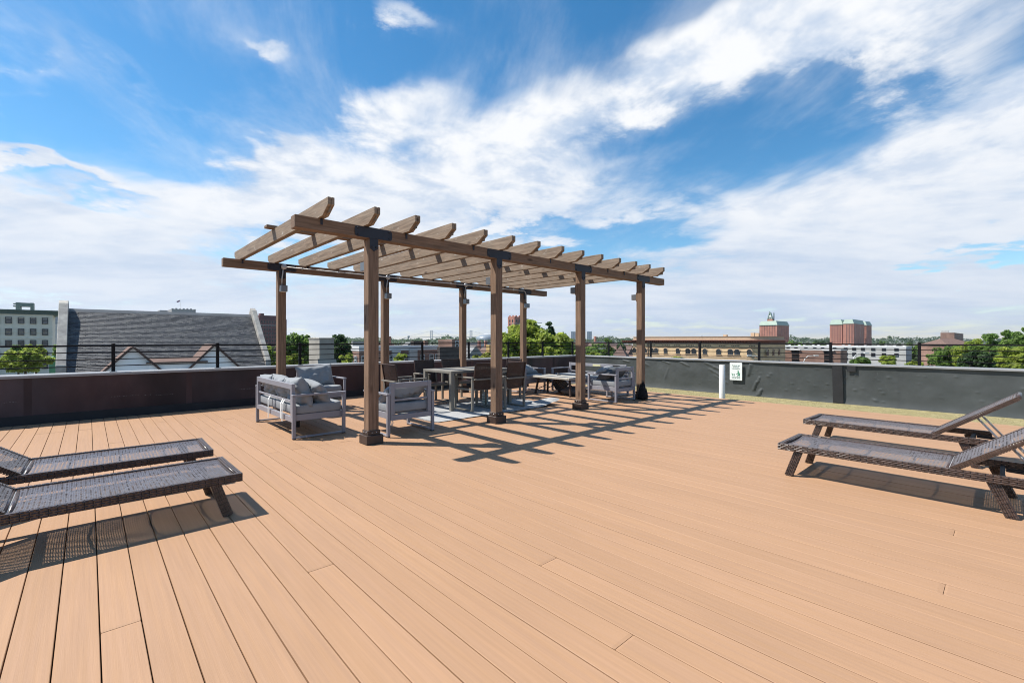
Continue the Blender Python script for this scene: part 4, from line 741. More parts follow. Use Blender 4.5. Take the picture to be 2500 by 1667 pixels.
# ---- dark red high-rise
bb = corner_box(618, 627, 690, 320); hr = block('high_rise', 'dark red brick high-rise beside the rear pergola post', bb, zat(778, 320), m_dred, parapet=0.6)
wins(hr, 'S', *bb, lin(0.03, 0.97, 9), [zat(786 + 9.2 * k, 325) for k in range(7)], 1.0, 1.7, m_glassd); MB().box(-0.15, -0.15, zat(794, 320) - GZ, bb[2] - bb[0] + .15, 0, zat(793, 320) - GZ).build('string_course', m_lgrey, hr)
wq = bb[2] - bb[0]; MB().box(wq * .12, 2, zat(778, 320) - GZ, wq * .98, 12, zat(769, 320) - GZ).build('penthouse', m_dred, hr); MB().box(wq * .18, 3, zat(769, 320) - GZ, wq * .32, 8, zat(764, 320) - GZ).build('lift_room', m_dred, hr)
block('high_rise', 'plain dark slab standing right behind the dark red high-rise', corner_box(684, 690, 700, 360), zat(780, 360), m_dred)

# ---- chimney close by
bb = corner_box(754, 780, 816, 25); cm = thing('chimney', 'square rendered chimney stack, tan on its sunny side, behind the railing', 'chimney', (bb[0], bb[1], -4)); cw, cdp = bb[2] - bb[0], bb[3] - bb[1]; ht = zat(824.5, 25) + 4
MB().box(0, 0, 0, cw, cdp, ht - 0.07).build('stack', m_conc, cm, 0.01); MB().box(-0.03, -0.03, ht - 0.069, cw + .03, cdp + .03, ht).build('cap', m_conc, cm, 0.01); MB().prism([(-0.10, 0), (-0.10, ht - 1.45), (-0.001, ht - 1.15), (-0.001, 0)], -0.10, cw + 0.1, 'x').build('plinth', m_conc, cm)

# ---- brick terrace with white flat roof
bb = corner_box(852, 877, 1074, 95); tr = block('brick_terrace', 'brown brick terrace with white flat roof and white-framed windows', bb, zat(845, 95), m_brn, parapet=1.0, roof=m_white_roof)
h_ = zat(853, 100); wins(tr, 'S', *bb, [0.05, 0.13, 0.28, 0.37, 0.45, 0.55, 0.60, 0.66, 0.76, 0.88, 0.96], [h_ - 2.1, h_ - 5.2], 1.1, 1.7, m_glass, m_frw, 0.25)
wins(tr, 'W', *bb, [0.3, 0.7], [h_ - 2.1, h_ - 5.2], 1.0, 1.6, m_glass, m_frw, 0.25)
wt = bb[2] - bb[0]
for c in (0.42, 0.63): MB().box(wt * c - 1.0, -0.5, 0, wt * c + 1.0, -0.002, h_ - GZ).build('bay', m_lgrey, tr)
bb = corner_box(1068, 1074, 1128, 92); sb = block('brick_block', 'soot-dark brick block joined to the white-roofed terrace', bb, zat(847, 92), m_dkb)
bb2 = corner_box(1070, 1104, 1122, 100); pb = block('stair_block', 'tan brick stair head rising over the dark brick block', bb2, zat(828.5, 100), m_brn); wins(pb, 'S', *bb2, [0.6], [zat(840, 100)], 0.9, 1.5, m_glass, m_frw, 0.2)
block('roof_hut', 'small dark brick hut on the far side of the white-roofed terrace', corner_box(1003, 1010, 1035, 125), zat(832, 125), m_dkb); block('roof_hut', 'small tan brick hut beside the dark hut on the terrace', corner_box(1034, 1037, 1045, 125), zat(832, 125), m_brn)
block('roof_hut', 'flat grey block behind the left end of the terrace', corner_box(858, 861, 905, 140), zat(833, 140), m_lgrey, roof=m_groof); block('brick_tower', 'slim red brick tower behind the second rear post', corner_box(936, 940, 955, 300), zat(821, 300), m_red)

# ---- suspension bridge on the horizon
m_steel = mat('bridge_steel', (0.20, 0.25, 0.28), 0.6, 0.05); zb = 6000.0
pA, pB = at(1053.5, HZ, zb), at(1150, HZ, zb); br = thing('suspension_bridge', 'pale steel suspension bridge far off on the horizon', 'bridge', (pA[0], pA[1], GZ), math.atan2(pB[1] - pA[1], pB[0] - pA[0])); sp = math.hypot(pB[0] - pA[0], pB[1] - pA[1]); th = zat(807, zb) - GZ
for x in (0, sp):
    b = MB()
    for s in (-1, 1): b.box(x + s * 13 - 3.6, -3, 0, x + s * 13 + 3.6, 3, th)
    for k in range(6):
        za, zc_ = 48 + k * 14.5, 48 + (k + 1) * 14.5; b.bar((x - 11, 0, za), (x + 11, 0, zc_), 2.2, 2.2, (0, 1, 0)); b.bar((x + 11, 0, za), (x - 11, 0, zc_), 2.2, 2.2, (0, 1, 0))
    b.box(x - 10, -2, th - 5, x + 10, 2, th - 1); b.build('tower', m_steel, br)
b = MB(); pts = [(-sp * 0.7 + 2.4 * sp * k / 24, 0, GZ * 0 + 38 + 12 * math.cos((k / 24 * 2.4 - 0.7 - 0.5) * 1.5)) for k in range(25)]
for a, c in zip(pts[:-1], pts[1:]): b.bar(a, c, 12, 6)
b.build('roadway', m_steel, br)
cb = MB(); cpts = [(sp * k / 16, 0, 56 + (th - 58) * (2 * k / 16 - 1) ** 2) for k in range(17)]; cb.tube(cpts, 1.3, 5); cb.tube([(0, 0, th - 2), (-sp * 0.62, 0, 46)], 1.3, 5); cb.tube([(sp, 0, th - 2), (sp * 1.62, 0, 46)], 1.3, 5); cb.build('cable', m_steel, br)

# ---- water tower, dome, curved glass building and other landmarks
p = at(997.5, HZ, 1500); wt_ = thing('water_tower', 'round water tower on a thin stem on the horizon', 'water tower', (p[0], p[1], GZ)); zt = zat(819, 1500) - GZ
MB().lathe([(0, zt), (3, zt - .6), (4, zt - 3), (3.6, zt - 6), (1.2, zt - 8.5), (1.0, zt - 9)], 14).build('tank', m_steel, wt_); MB().tube([(0, 0, 0), (0, 0, zt - 8.8)], 0.9, 8).build('stem', m_steel, wt_)
p = at(1190, HZ, 1100); dmn = thing('arena', 'low grey domed arena behind the second rear pergola post', 'arena', (p[0], p[1], GZ)); rr_ = 27 / FPX * 1100; zz_ = zat(828, 1100) - GZ; hh_ = (828 - 816.5) / FPX * 1100
MB().lathe([(rr_, zz_ - 12), (rr_, zz_)], 40).build('drum', m_lgrey, dmn); MB().lathe([(rr_ * 1.03, zz_), (rr_ * .98, zz_ + hh_ * .45), (rr_ * .7, zz_ + hh_ * .8), (rr_ * .3, zz_ + hh_ * .98), (0, zz_ + hh_)], 40).build('dome', mat('dome_metal', (0.20, 0.24, 0.28), 0.4, 0.1, 0.05), dmn); MB().lathe([(rr_ * .45, zz_ + hh_ * .95), (rr_ * .4, zz_ + hh_ * 1.06), (0, zz_ + hh_ * 1.1)], 30).build('roof_ring', m_white_roof, dmn)
for u, lb in ((1168, 'left'), (1184, 'right')): block('gatehouse', '%s one of two red brick pavilions in front of the domed arena' % lb, corner_box(u - 2, u, u + 6, 500), zat(830, 500), m_red, parapet=0.8, roof=m_lgrey)
block('flat_hall', 'long pale flat hall in front of the domed arena', corner_box(1120, 1130, 1215, 520), zat(836, 520), m_lgrey, roof=m_white_roof); block('signal_box', 'yellow-framed white panel box above the shrubs', corner_box(1190, 1195, 1201, 30), zat(841.5, 30), mat('ochre', (0.45, 0.30, 0.12), 0.7), z0=zat(861, 30))
bb = corner_box(1240, 1256, 1273, 420); bt = block('brick_tower', 'red brick tower with gabled top above the big tree', bb, zat(774, 420), m_red); zt = zat(774, 420) - GZ; w_, d_ = bb[2] - bb[0], bb[3] - bb[1]
for k in range(2): MB().prism([(0.05 + k * w_ / 2, zt), (w_ / 4 + k * w_ / 2, zt + 1.9), (w_ / 2 - .05 + k * w_ / 2, zt)], -0.05, 1.0, 'y').build('gable', m_red, bt); MB().prism([(0.05 + k * d_ / 2, zt), (d_ / 4 + k * d_ / 2, zt + 1.9), (d_ / 2 - .05 + k * d_ / 2, zt)], -0.05, 0.95, 'x').build('gable', m_red, bt)
wins(bt, 'S', *bb, [0.3, 0.7], [zat(783, 420), zat(792, 420)], 1.6, 2.4, m_glassd); wins(bt, 'W', *bb, [0.3, 0.7], [zat(783, 420), zat(792, 420)], 1.6, 2.4, m_glassd); MB().box(-3.2, -2.2, zt - 6.2, w_ + 1, -0.01, zt - 5.6).build('canopy', m_lgrey, bt)
p = at(1270, HZ, 430); cg = thing('glass_building', 'curved blue glass building with thin eaves behind the big tree', 'building', (p[0], p[1], GZ), -YAW); zt = zat(790, 430) - GZ; arc = [(k * 0.5, zat(779 + 0.022 * (k - 8) ** 2 * 0.9, 430) - GZ) for k in range(0, 27)]
MB().prism([(0, 0)] + arc + [(13, 0)], 0, 8, 'y').build('glazing', m_blueg, cg); MB().prism([(a, z) for a, z in arc] + [(a, z + .5) for a, z in reversed(arc)], -1.0, 9, 'y').build('roof', m_steel, cg)
for k in range(6): MB().box(0.6 + k * 2.2, -0.15, 0, 1.0 + k * 2.2, -0.01, arc[min(26, int(2 + k * 4.4))][1] - .5).build('mullion', m_lgrey, cg)
MB().box(12, 1, zat(788.5, 430) - GZ, 20.5, 4, zat(787.5, 430) - GZ).build('eaves', m_steel, cg)
for a, c, lb in ((1388, 1394, 'left'), (1426, 1433, 'right')):
    bb = corner_box(a + 2, c, c + 12, 1700); t = block('twin_tower', 'pale grey high-rise, the %s one of the far pair beside the third front post' % lb, bb, zat(809, 1700), mat('hazy_concrete', (0.50, 0.52, 0.55), 0.7, 0.1, 0.05)); wins(t, 'S', *bb, lin(0, 1, 3), [zat(814 + 5 * k, 1700) for k in range(5)], 3.2, 2.6, m_glassd)  # the paleness of distant haze is mixed into this concrete colour
p = at(1453, HZ, 600); bs = thing('smokestack', 'square red brick smokestack on the horizon', 'chimney', (p[0], p[1], GZ)); MB().prism([(-1.3, -1.3), (1.3, -1.3), (1.3, 1.3), (-1.3, 1.3)], 0, zat(821.5, 600) - GZ, 'z').build('stack', m_red, bs, 0.05); MB().box(-1.4, -1.4, zat(823, 600) - GZ, 1.4, 1.4, zat(821, 600) - GZ).build('cap', m_red, bs)
block('warehouse', 'long reddish warehouse below the far twin towers', corner_box(1384, 1396, 1482, 420), zat(835, 420), m_red, roof=m_lgrey)

# ---- yellow brick palazzo with arched windows
FX = 120.0; Yc = FX * ray(1866, HZ)[1] / ray(1866, HZ)[0]; Yl = FX * ray(1545, HZ)[1] / ray(1545, HZ)[0]; Xr = Yc * ray(1917, HZ)[0] / ray(1917, HZ)[1]
py_ = thing('palazzo', 'yellow brick block with tiled eaves and arched windows beyond the grey parapet', 'building', (FX, Yc, GZ), 0); Ln = Yl - Yc; Wd = Xr - FX
rc = 4.0
def outline(o, n=8): return [(-o, Ln)] + [(rc - (rc + o) * math.cos(R(90 * k / n)), rc - (rc + o) * math.sin(R(90 * k / n))) for k in range(n + 1)] + [(Wd, -o), (Wd, Ln)]
def band(nm, o, z0, z1, m): MB().prism(outline(o), z0 - GZ, z1 - GZ, 'z').build(nm, m, py_)
band('wall', 0, GZ, 0.30, m_ybr); band('attic', -0.25, 1.36, 2.02, m_ytrim); band('attic_cap', -0.12, 2.022, 2.12, m_ytrim); band('attic_base', -0.1, 1.185, 1.355, m_ytrim)
MB().prism(outline(0.04), 0.302 - GZ, 1.02 - GZ, 'z').build('soffit', m_tile, py_)
oA, oB = outline(1.0), outline(0.1); n_ = len(oA); MB().add([(x, y, 1.022 - GZ) for x, y in oA] + [(x, y, 1.18 - GZ) for x, y in oB], [tuple(range(n_)), tuple(range(n_, 2 * n_))] + [(i, (i + 1) % n_, (i + 1) % n_ + n_, i + n_) for i in range(n_)]).build('tiled_eaves', m_tile, py_)
brk = MB().prism([(-0.85, 0.64), (-0.85, 0.42), (-0.3, 0.0), (0.0, 0.0), (0.0, 0.64)], -0.13, 0.13, 'y').mesh('bracket'); brk.materials.append(m_tile)
for k in range(int(Ln / 0.62)): link(brk, 'bracket', None, py_, (-0.042, rc + 0.3 + k * 0.62, 0.37 - GZ))
band('string_course', 0.10, -0.85, -0.68, m_ytrim); band('string_course', 0.10, -3.30, -3.12, m_ytrim); band('string_course', 0.08, -0.02, 0.10, m_ytrim)
n = 10; ar = [(-0.5, 0.0), (0.5, 0.0), (0.5, 0.62)] + [(0.5 * math.cos(R(18 * k)), 0.62 + 0.38 * math.sin(R(18 * k))) for k in range(1, 10)] + [(-0.5, 0.62)]
arch = MB().prism(ar, -0.06, 0.0, 'y').mesh('window'); arch.materials.append(m_glassd)
ring = MB(); oo = [(-0.66, 0.62)] + [(0.66 * math.cos(R(180 - 18 * k)), 0.62 + 0.50 * math.sin(R(180 - 18 * k))) for k in range(1, 10)] + [(0.66, 0.62)]; ii = [(0.5 * math.cos(R(180 - 18 * k)), 0.62 + 0.38 * math.sin(R(180 - 18 * k))) for k in range(0, 11)]
for k in range(10): ring.prism([oo[k], oo[k + 1], ii[k + 1], ii[k]], -0.13, -0.001, 'y')
ring_me = ring.mesh('arch_ring'); ring_me.materials.append(m_ytrim); sill = MB().box(-0.62, -0.18, -0.07, 0.62, -0.001, -0.001).mesh('sill'); sill.materials.append(m_ytrim); mull = MB().box(-0.04, -0.09, 0, 0.04, -0.061, 0.96).box(-0.49, -0.09, 0.50, 0.49, -0.062, 0.56).mesh('mullion'); mull.materials.append(m_frd)
def yw(u): return FX * ray(u, HZ)[1] / ray(u, HZ)[0] - Yc
for u, w in ((1549, 1.15), (1560, 1.15), (1575, 1.15), (1591.5, 1.3), (1602, 1.3), (1625, 1.15), (1655, 1.15), (1679.5, 1.35), (1694, 1.35), (1721, 1.2), (1754.7, 1.25), (1783.3, 1.35), (1799.6, 1.35), (1829.9, 1.15)):
    for zb_, hh in ((-2.62, 1.5), (-5.7, 1.7)):
        o = link(arch, 'window', None, py_, (-0.004, yw(u), zb_ - GZ), (0, 0, R(-90)), (w, 1, hh)); link(ring_me, 'arch_ring', None, o); link(sill, 'sill', None, o); link(mull, 'mullion', None, o)
for u in (1874, 1888, 1902):
    x = Yc * ray(u, HZ)[0] / ray(u, HZ)[1] - FX
    for zb_, hh in ((-2.62, 1.5), (-5.7, 1.7)):
        o = link(arch, 'window', None, py_, (x, -0.004, zb_ - GZ), None, (1.3, 1, hh)); link(ring_me, 'arch_ring', None, o); link(sill, 'sill', None, o)
sq = MB().box(-0.05, -0.13, -0.13, 0.0, 0.13, 0.13).mesh('frieze_opening'); sq.materials.append(m_glassd)
for u0, k_ in ((1590, 3), (1617, 5), (1647, 4), (1676, 5), (1718, 5), (1757, 4), (1787, 5), (1830, 4)):
    for k in range(k_): link(sq, 'frieze_opening', None, py_, (-0.002, yw(u0 + k * 4.2), -0.32 - GZ))
for u in (1582.5, 1706.5): MB().box(-0.22, -0.12, 0, -0.101, 0.12, 1.1 - GZ).build('downpipe', m_rbrown, py_, loc=(0, yw(u), 0))
for x, y, h in ((6.5, 3.5, 1.0), (10.5, 6, 1.1), (7.5, 12, .6)): MB().box(x, y, 2.0 - GZ, x + 0.9, y + 0.9, 2.0 - GZ + h).build('roof_stack', m_ytrim, py_)

# ---- two brick towers with copper mansards
def mansard(t, w, d, z, h, ins):
    V = [(-.4, -.4, z), (w + .4, -.4, z), (w + .4, d + .4, z), (-.4, d + .4, z), (ins, ins, z + h), (w - ins, ins, z + h), (w - ins, d - ins, z + h), (ins, d - ins, z + h)]
    MB().add(V, [(0, 3, 2, 1), (4, 5, 6, 7), (0, 1, 5, 4), (1, 2, 6, 5), (2, 3, 7, 6), (3, 0, 4, 7)]).build('mansard_roof', m_cop, t)
    MB().box(-.6, -.6, z - .8, w + .6, d + .6, z - .002).build('cornice', m_cop, t)
def brick_tower(label, ul, uc, ur, z, vt, vr, nl, nr, name='brick_high_rise'):
    bb = corner_box(ul, uc, ur, z); zt = zat(vt, z); t = thing(name, label, 'high-rise', (bb[0], bb[1], GZ)); w, d = bb[2] - bb[0], bb[3] - bb[1]; MB().box(0, 0, 0, w, d, zt - GZ - .8).build('wall', m_red, t); mansard(t, w, d, zt - GZ, zat(vr, z) - zt, 1.6)
    zs = [zat(vt + 3.5 + 5.05 * k, z) for k in range(11)]; wins(t, 'W', *bb, lin(0.08, 0.95, nl), zs, 1.25, 1.15, m_glassd); wins(t, 'S', *bb, lin(0.05, 0.92, nr), zs, 1.25, 1.15, m_glassd); return t, w, d, zt - GZ
t, w, d, z = brick_tower('red brick high-rise with copper roof and pointed clock turret', 1854, 1897, 1926, 600, 792.5, 783, 6, 4)
cx_, cy_ = 2.0, 6.0; zt = zat(783, 600) - GZ; MB().box(cx_, cy_, zt - 1, cx_ + 6.5, cy_ + 6.5, zt + 2.6).build('turret_base', m_red, t)
for yy_ in (0,):
    MB().bar((cx_ - .05, cy_ + 0.4, zt + 2.6), (cx_ - .05, cy_ + 3.3, zt + 12.6), 0.6, 0.9, (1, 0, 0)).build('turret_gable', m_cop, t); MB().bar((cx_ - .05, cy_ + 6.2, zt + 2.6), (cx_ - .05, cy_ + 3.3, zt + 12.6), 0.6, 0.9, (1, 0, 0)).build('turret_gable', m_cop, t)
MB().prism([(cy_ + .8, zt + 2.6), (cy_ + 3.3, zt + 11.4), (cy_ + 5.8, zt + 2.6)], cx_ + .2, cx_ + 6.0, 'x').build('turret_roof', m_cop, t); MB().lathe([(0, 0.25), (2.0, 0.2), (2.1, 0)], 24).build('clock_face', mat('clock_white', (0.7, 0.7, 0.66), 0.5, 0.02), t, loc=(cx_ + .15, cy_ + 3.3, zt + 5.4), rot=(0, R(-90), 0))
hnd = MB().box(-0.08, -0.12, 0, 0, 0.12, 1.5).box(-0.08, -0.12, -0.12, 0, 1.1, 0.12).build('clock_hand', m_frd, t, loc=(cx_ - .12, cy_ + 3.3, zt + 5.4)); MB().prism([(-.5, -.5), (.5, -.5), (.5, .5), (-.5, .5)], zt - 1, zt + 11, 'z').build('pinnacle', m_corn, t, loc=(cx_ + 8.5, cy_ + 1, 0))
bt1 = brick_tower('red brick high-rise with copper roof, the twin-winged one without clock', 2026, 2056, 2072, 600, 791, 780, 4, 3); t = bt1[0]
bbm = corner_box(2058, 2084, 2110, 590); X0, Y0, X1, Y1 = bbm; ox, oy = t.location.x, t.location.y; zt = zat(790, 590)
MB().box(X0 - ox, Y0 - oy, 0, X1 - ox, Y1 - oy, zt - GZ).build('wing_wall', m_red, t); mm = MB(); i_ = 1.6; a_ = (X0 - ox, Y0 - oy, X1 - ox, Y1 - oy); zz_ = zt - GZ; hh_ = zat(779, 590) - zt
mm.add([(a_[0] - .4, a_[1] - .4, zz_), (a_[2] + .4, a_[1] - .4, zz_), (a_[2] + .4, a_[3] + .4, zz_), (a_[0] - .4, a_[3] + .4, zz_), (a_[0] + i_, a_[1] + i_, zz_ + hh_), (a_[2] - i_, a_[1] + i_, zz_ + hh_), (a_[2] - i_, a_[3] - i_, zz_ + hh_), (a_[0] + i_, a_[3] - i_, zz_ + hh_)], [(0, 3, 2, 1), (4, 5, 6, 7), (0, 1, 5, 4), (1, 2, 6, 5), (2, 3, 7, 6), (3, 0, 4, 7)]); mm.build('wing_roof', m_cop, t)
zs = [zat(793.5 + 5.05 * k, 590) for k in range(10)]; wins(t, 'W', *bbm, [0.35, 0.6, 0.85], zs, 1.3, 1.5, m_glassd); wins(t, 'S', *bbm, lin(0.05, 0.95, 4), zs, 1.3, 1.5, m_glassd)
t2, w, d, z = brick_tower('lower rear wing block of the twin-winged red high-rise', 2098, 2115, 2128, 640, 793, 784, 3, 2)

# ---- pale low blocks, brown block with dark balconies
bb = corner_box(1880, 2212, 2226, 150); lb_ = block('apartment_block', 'long pale grey low block with scattered windows behind the grey parapet', bb, zat(846, 150), m_lgrey, parapet=0.5, roof=m_white_roof)
for k, v in enumerate((853, 866, 878)): wins(lb_, 'W', *bb, [0.03, 0.10, 0.155, 0.22, 0.30, 0.37, 0.43, 0.52, 0.60, 0.66, 0.72, 0.79, 0.86, 0.94][k % 2::1 + (k == 2)], [zat(v, 155)], 1.1, 0.9 + 0.3 * (k > 0), m_glassd)
for k in range(16): MB().box(0.6, 0, zat(846, 150) - GZ - .3, 1.2, 0.7, zat(846, 150) - GZ + random.uniform(.2, .5)).build('roof_vent', m_white_roof, lb_, loc=(random.uniform(.5, 4), (bb[3] - bb[1]) * (k + random.random() * .5) / 17, 0))
bb = corner_box(1912, 2052, 2068, 118); bl = block('brown_block', 'brown brick block with dark recessed balconies and white roof edge', bb, zat(852.5, 118), m_brn, parapet=0.35, roof=m_white_roof); dY = bb[3] - bb[1]
for c0, c1 in ((0.71, 0.84), (0.13, 0.27)):
    MB().box(-0.05, dY * c0, zat(900, 118) - GZ, -0.005, dY * c1, zat(857, 118) - GZ).build('recess_shade_panel', mat('recess_shade', (0.02, 0.018, 0.018), 0.9, 0.3, 1), bl)  # flat panel on the wall, the shade of the recess put into its colour
    MB().box(-0.4, dY * c0 - .4, zat(856.5, 118) - GZ, -0.052, dY * c1 + .4, zat(854.5, 118) - GZ).build('balcony_roof', m_white_roof, bl)
    for v in (868, 880): MB().box(-0.25, dY * c0, zat(v, 118) - GZ, -0.06, dY * c1, zat(v - 1.2, 118) - GZ).build('balcony_rail', m_trim, bl)
bbx = corner_box(2296, 2330, 2352, 420); tt = block('brick_tower', 'tan and red brick tower block near the trees at the right edge', bbx, zat(812, 420), m_brn, parapet=.6); wins(tt, 'S', *bbx, lin(0, 1, 3), [zat(816 + 4.2 * k, 420) for k in range(4)], 1.8, 0.9, m_glassd); MB().box(2, 4, zat(812, 420) - GZ, 6, 9, zat(807, 420) - GZ).build('lift_room', m_lgrey, tt)
rh = at(2312, HZ, 140); hs_ = thing('hip_roof_house', 'house with broad brown hipped roof below the brick tower', 'house', (rh[0], rh[1], GZ), -YAW); zt = zat(827, 140) - GZ; ze = zat(842, 140) - GZ; w = 4.4
MB().add([(-w, -5, ze), (w * 1.1, -5, ze), (w * 1.1, 5, ze), (-w, 5, ze), (-w * .5, 0, zt), (w * .55, 0, zt)], [(0, 1, 5, 4), (1, 2, 5), (2, 3, 4, 5), (3, 0, 4), (3, 2, 1, 0)]).build('roof', m_rbrown, hs_); MB().box(-w + .3, -4.6, 0, w, 4.6, ze - .01).build('wall', m_brn, hs_)
p = at(1515, HZ, 90); tu = thing('turret_house', 'steep brown turret roof among the trees right of the third post', 'house', (p[0], p[1], GZ), 0.4); zt, ze = zat(844, 90) - GZ, zat(872, 90) - GZ
MB().add([(-1.6, -1.6, ze), (1.6, -1.6, ze), (1.6, 1.6, ze), (-1.6, 1.6, ze), (-.25, -.25, zt - .3), (.25, -.25, zt - .3), (.25, .25, zt - .3), (-.25, .25, zt - .3), (0, 0, zt + .25)], [(0, 1, 5, 4), (1, 2, 6, 5), (2, 3, 7, 6), (3, 0, 4, 7), (4, 5, 8), (5, 6, 8), (6, 7, 8), (7, 4, 8), (3, 2, 1, 0)]).build('turret_roof', m_rbrown, tu); MB().box(-1.4, -1.4, 0, 1.4, 1.4, ze - .01).build('wall', m_brn, tu)

# ---- white street lamps that rise over the parapet
m_lampw = mat('lamp_white', (0.66, 0.66, 0.64), 0.5, 0.04)
for u, z, vt, hd, lb in ((2078, 70, 862, 1, 'white street lamp in front of the pale low block, left of the young trees'), (1958, 75, 868, 1, 'white street lamp in front of the brown block with balconies'), (2185, 72, 869, 0, 'white street lamp right of the young trees before the pale block'), (86, 60, 882, 0, 'white post in front of the young tree by the cream apartment house'), (1862, 78, 868, -1, 'white street lamp in front of the rounded corner of the yellow brick block')):
    p = at(u, HZ, z); t = thing('street_lamp', lb, 'street lamp', (p[0], p[1], GZ), -YAW); zt = zat(vt, z) - GZ
    MB().tube([(0, 0, 0), (0, 0, zt - (1.6 if hd else 0))], 0.10, 8).build('pole', m_lampw, t)
    if hd: MB().tube([(0, 0, zt - 1.6), (hd * 0.5, 0, zt - .5), (hd * 1.0, 0, zt - .05), (hd * 2.0, 0, zt)], 0.05, 6).build('arm', m_lampw, t); MB().box(hd * 2.3 - .35, -.15, zt - .08, hd * 2.3 + .35, .15, zt + .08).build('lantern', m_lampw, t, 0.02)
    else: MB().box(-.4, -.12, zt, .4, .12, zt + .14).build('lantern', m_lampw, t, 0.02)

# ================================================================== trees
m_bark = mat('bark', (0.10, 0.075, 0.055), 0.9, 0.3, 3, (1, 1, .3), 0.02, 6)
def leafmat(name, c, c2): return mat(name, c, 0.55, 0.45, 1.6, hue=c2, trans=0.62, spec=0.3, coord='Object')
m_lf = {'lime': leafmat('leaf_lime', (0.36, 0.42, 0.075), (0.25, 0.33, 0.065)), 'mid': leafmat('leaf_mid', (0.19, 0.29, 0.065), (0.125, 0.21, 0.055)), 'dark': leafmat('leaf_dark', (0.085, 0.145, 0.048), (0.06, 0.11, 0.045)), 'yellow': leafmat('leaf_yellow', (0.38, 0.38, 0.08), (0.26, 0.30, 0.06)), 'far': leafmat('leaf_far', (0.085, 0.135, 0.06), (0.065, 0.10, 0.05))}
def leaves(C, n, size, spread, r):
    """n leaf quads in clumps round the centres C (k,3), each clump of radius spread"""
    k = len(C); i = r.integers(0, k, n); d = r.normal(size=(n, 3)); d /= np.linalg.norm(d, axis=1)[:, None]; rad = spread * r.random(n) ** 0.45; P = C[i] + d * rad[:, None] * np.array([1, 1, 0.75])
    nn = d * 0.7 + r.normal(size=(n, 3)) * 0.6 + np.array([0, 0, 0.45]); nn /= np.linalg.norm(nn, axis=1)[:, None]; a = np.cross(nn, r.normal(size=(n, 3))); a /= np.linalg.norm(a, axis=1)[:, None]; b = np.cross(nn, a)
    s = size * r.uniform(0.55, 1.2, n)[:, None]; l = s * 1.35; return np.stack([P - a * s * .5 - b * l * .1, P - b * l * .62, P + a * s * .5 - b * l * .1, P + b * l * .62], 1)
def crown_centres(rx, rz, k, r, lobes=0.35, conic=0.0):
    d = r.normal(size=(k, 3)); d /= np.linalg.norm(d, axis=1)[:, None]; rad = r.random(k) ** 0.38; P = d * rad[:, None] * np.array([rx, rx, rz]); ph = np.arctan2(P[:, 1], P[:, 0]); f = 1 + lobes * (np.sin(ph * 3 + r.random() * 6) * 0.5 + np.sin(ph * 5 + P[:, 2] / rz * 4) * 0.5); P[:, :2] *= f[:, None]
    if conic: P[:, :2] *= np.clip(1.05 - conic * (P[:, 2:3] / rz + 1) / 2, 0.05, 2)
    return P
TREE_CACHE = {}
def tree(label, u, vtop, z, wpx, hpx, kind, n=5000, leaf=0.24, seed=0, group=None, conic=0.0, key=None, name='tree', lean=0.0, clump=None):
    """tree whose crown top the picture shows at (u, vtop); depth z, crown wpx wide and hpx high in picture units"""
    p = at(u, HZ, z); ztop = zat(vtop, z); rx = wpx / FPX * z / 2; rzz = hpx / FPX * z / 2; H = ztop - GZ; t = thing(name, label, 'tree', (p[0], p[1], GZ), 0.0, group); r = np.random.default_rng(seed + 100); cz = H - rzz
    if key in TREE_CACHE:
        bp, cp, (H0, rx0) = TREE_CACHE[key]; t.rotation_euler.z = r.random() * 6.28; t.scale = (rx / rx0, rx / rx0, H / H0); link(bp, 'trunk', None, t); link(cp, 'crown', None, t); return t
    b = MB(); tr_ = max(0.12, rx * 0.06); b.tube([(0, 0, 0), (lean * .3, 0, cz * 0.5), (lean, 0.1, cz), (lean, 0, H - rzz * .5)], [tr_ * 1.3, tr_, tr_ * .8, tr_ * .25], 8); k = max(24, int(n / 110)); C = crown_centres(rx * .86, rzz * .88, k, r, 0.30, conic); C[:, 2] += cz; C[:, 0] += lean
    for q in range(9):
        e = C[r.integers(0, k)]; s0 = cz - rzz * r.uniform(0.1, .7); b.tube([(lean * .8, 0, s0), ((e[0] + lean) * .5, e[1] * .5, (s0 + e[2]) / 2 + .2), tuple(e)], [tr_ * .5, tr_ * .3, tr_ * .08], 5)
    tk = b.build('trunk', m_bark, t); cl = clump or max(leaf * 1.6, rx * 0.24); cro = quads('crown', leaves(C, n, leaf, cl, r), m_lf[kind], t)
    if key: TREE_CACHE[key] = (tk.data, cro.data, (H, rx))
    return t
T = tree
T('young lime-green tree in front of the cream apartment house', 62, 850, 52, 96, 66, 'lime', 5200, 0.24, 1)
T('slender lime-green tree top rising in front of the cream apartment house', 88, 832, 54, 34, 52, 'lime', 1500, 0.22, 2)
T('dark bushy tree behind the lime-green tree at far left', 45, 842, 60, 44, 60, 'mid', 1800, 0.26, 3)
T('small green tree between the cream house and slate roof', 141, 838, 110, 22, 40, 'mid', 1200, 0.4, 4)
T('bright tree just right of the slate roof gable', 655, 842, 62, 44, 62, 'lime', 2600, 0.26, 5)
T('large mid-green tree left of the chimney stack', 722, 809, 66, 84, 90, 'mid', 7500, 0.27, 6)
T('tall mid-green tree close behind the chimney stack on its left', 752, 815, 70, 50, 80, 'mid', 3800, 0.28, 7)
T('rounded dark green tree right of the chimney stack', 822, 815, 70, 74, 84, 'dark', 7000, 0.27, 8)
T('low pale shrubby tree under the large tree left of the chimney', 712, 864, 55, 60, 44, 'lime', 2400, 0.22, 9)
T('small lime tree at the foot of the brick terrace left end', 848, 858, 62, 32, 50, 'lime', 1500, 0.22, 10)
T('young lime tree in front of the brown brick terrace', 978, 851, 58, 46, 62, 'lime', 2600, 0.2, 11)
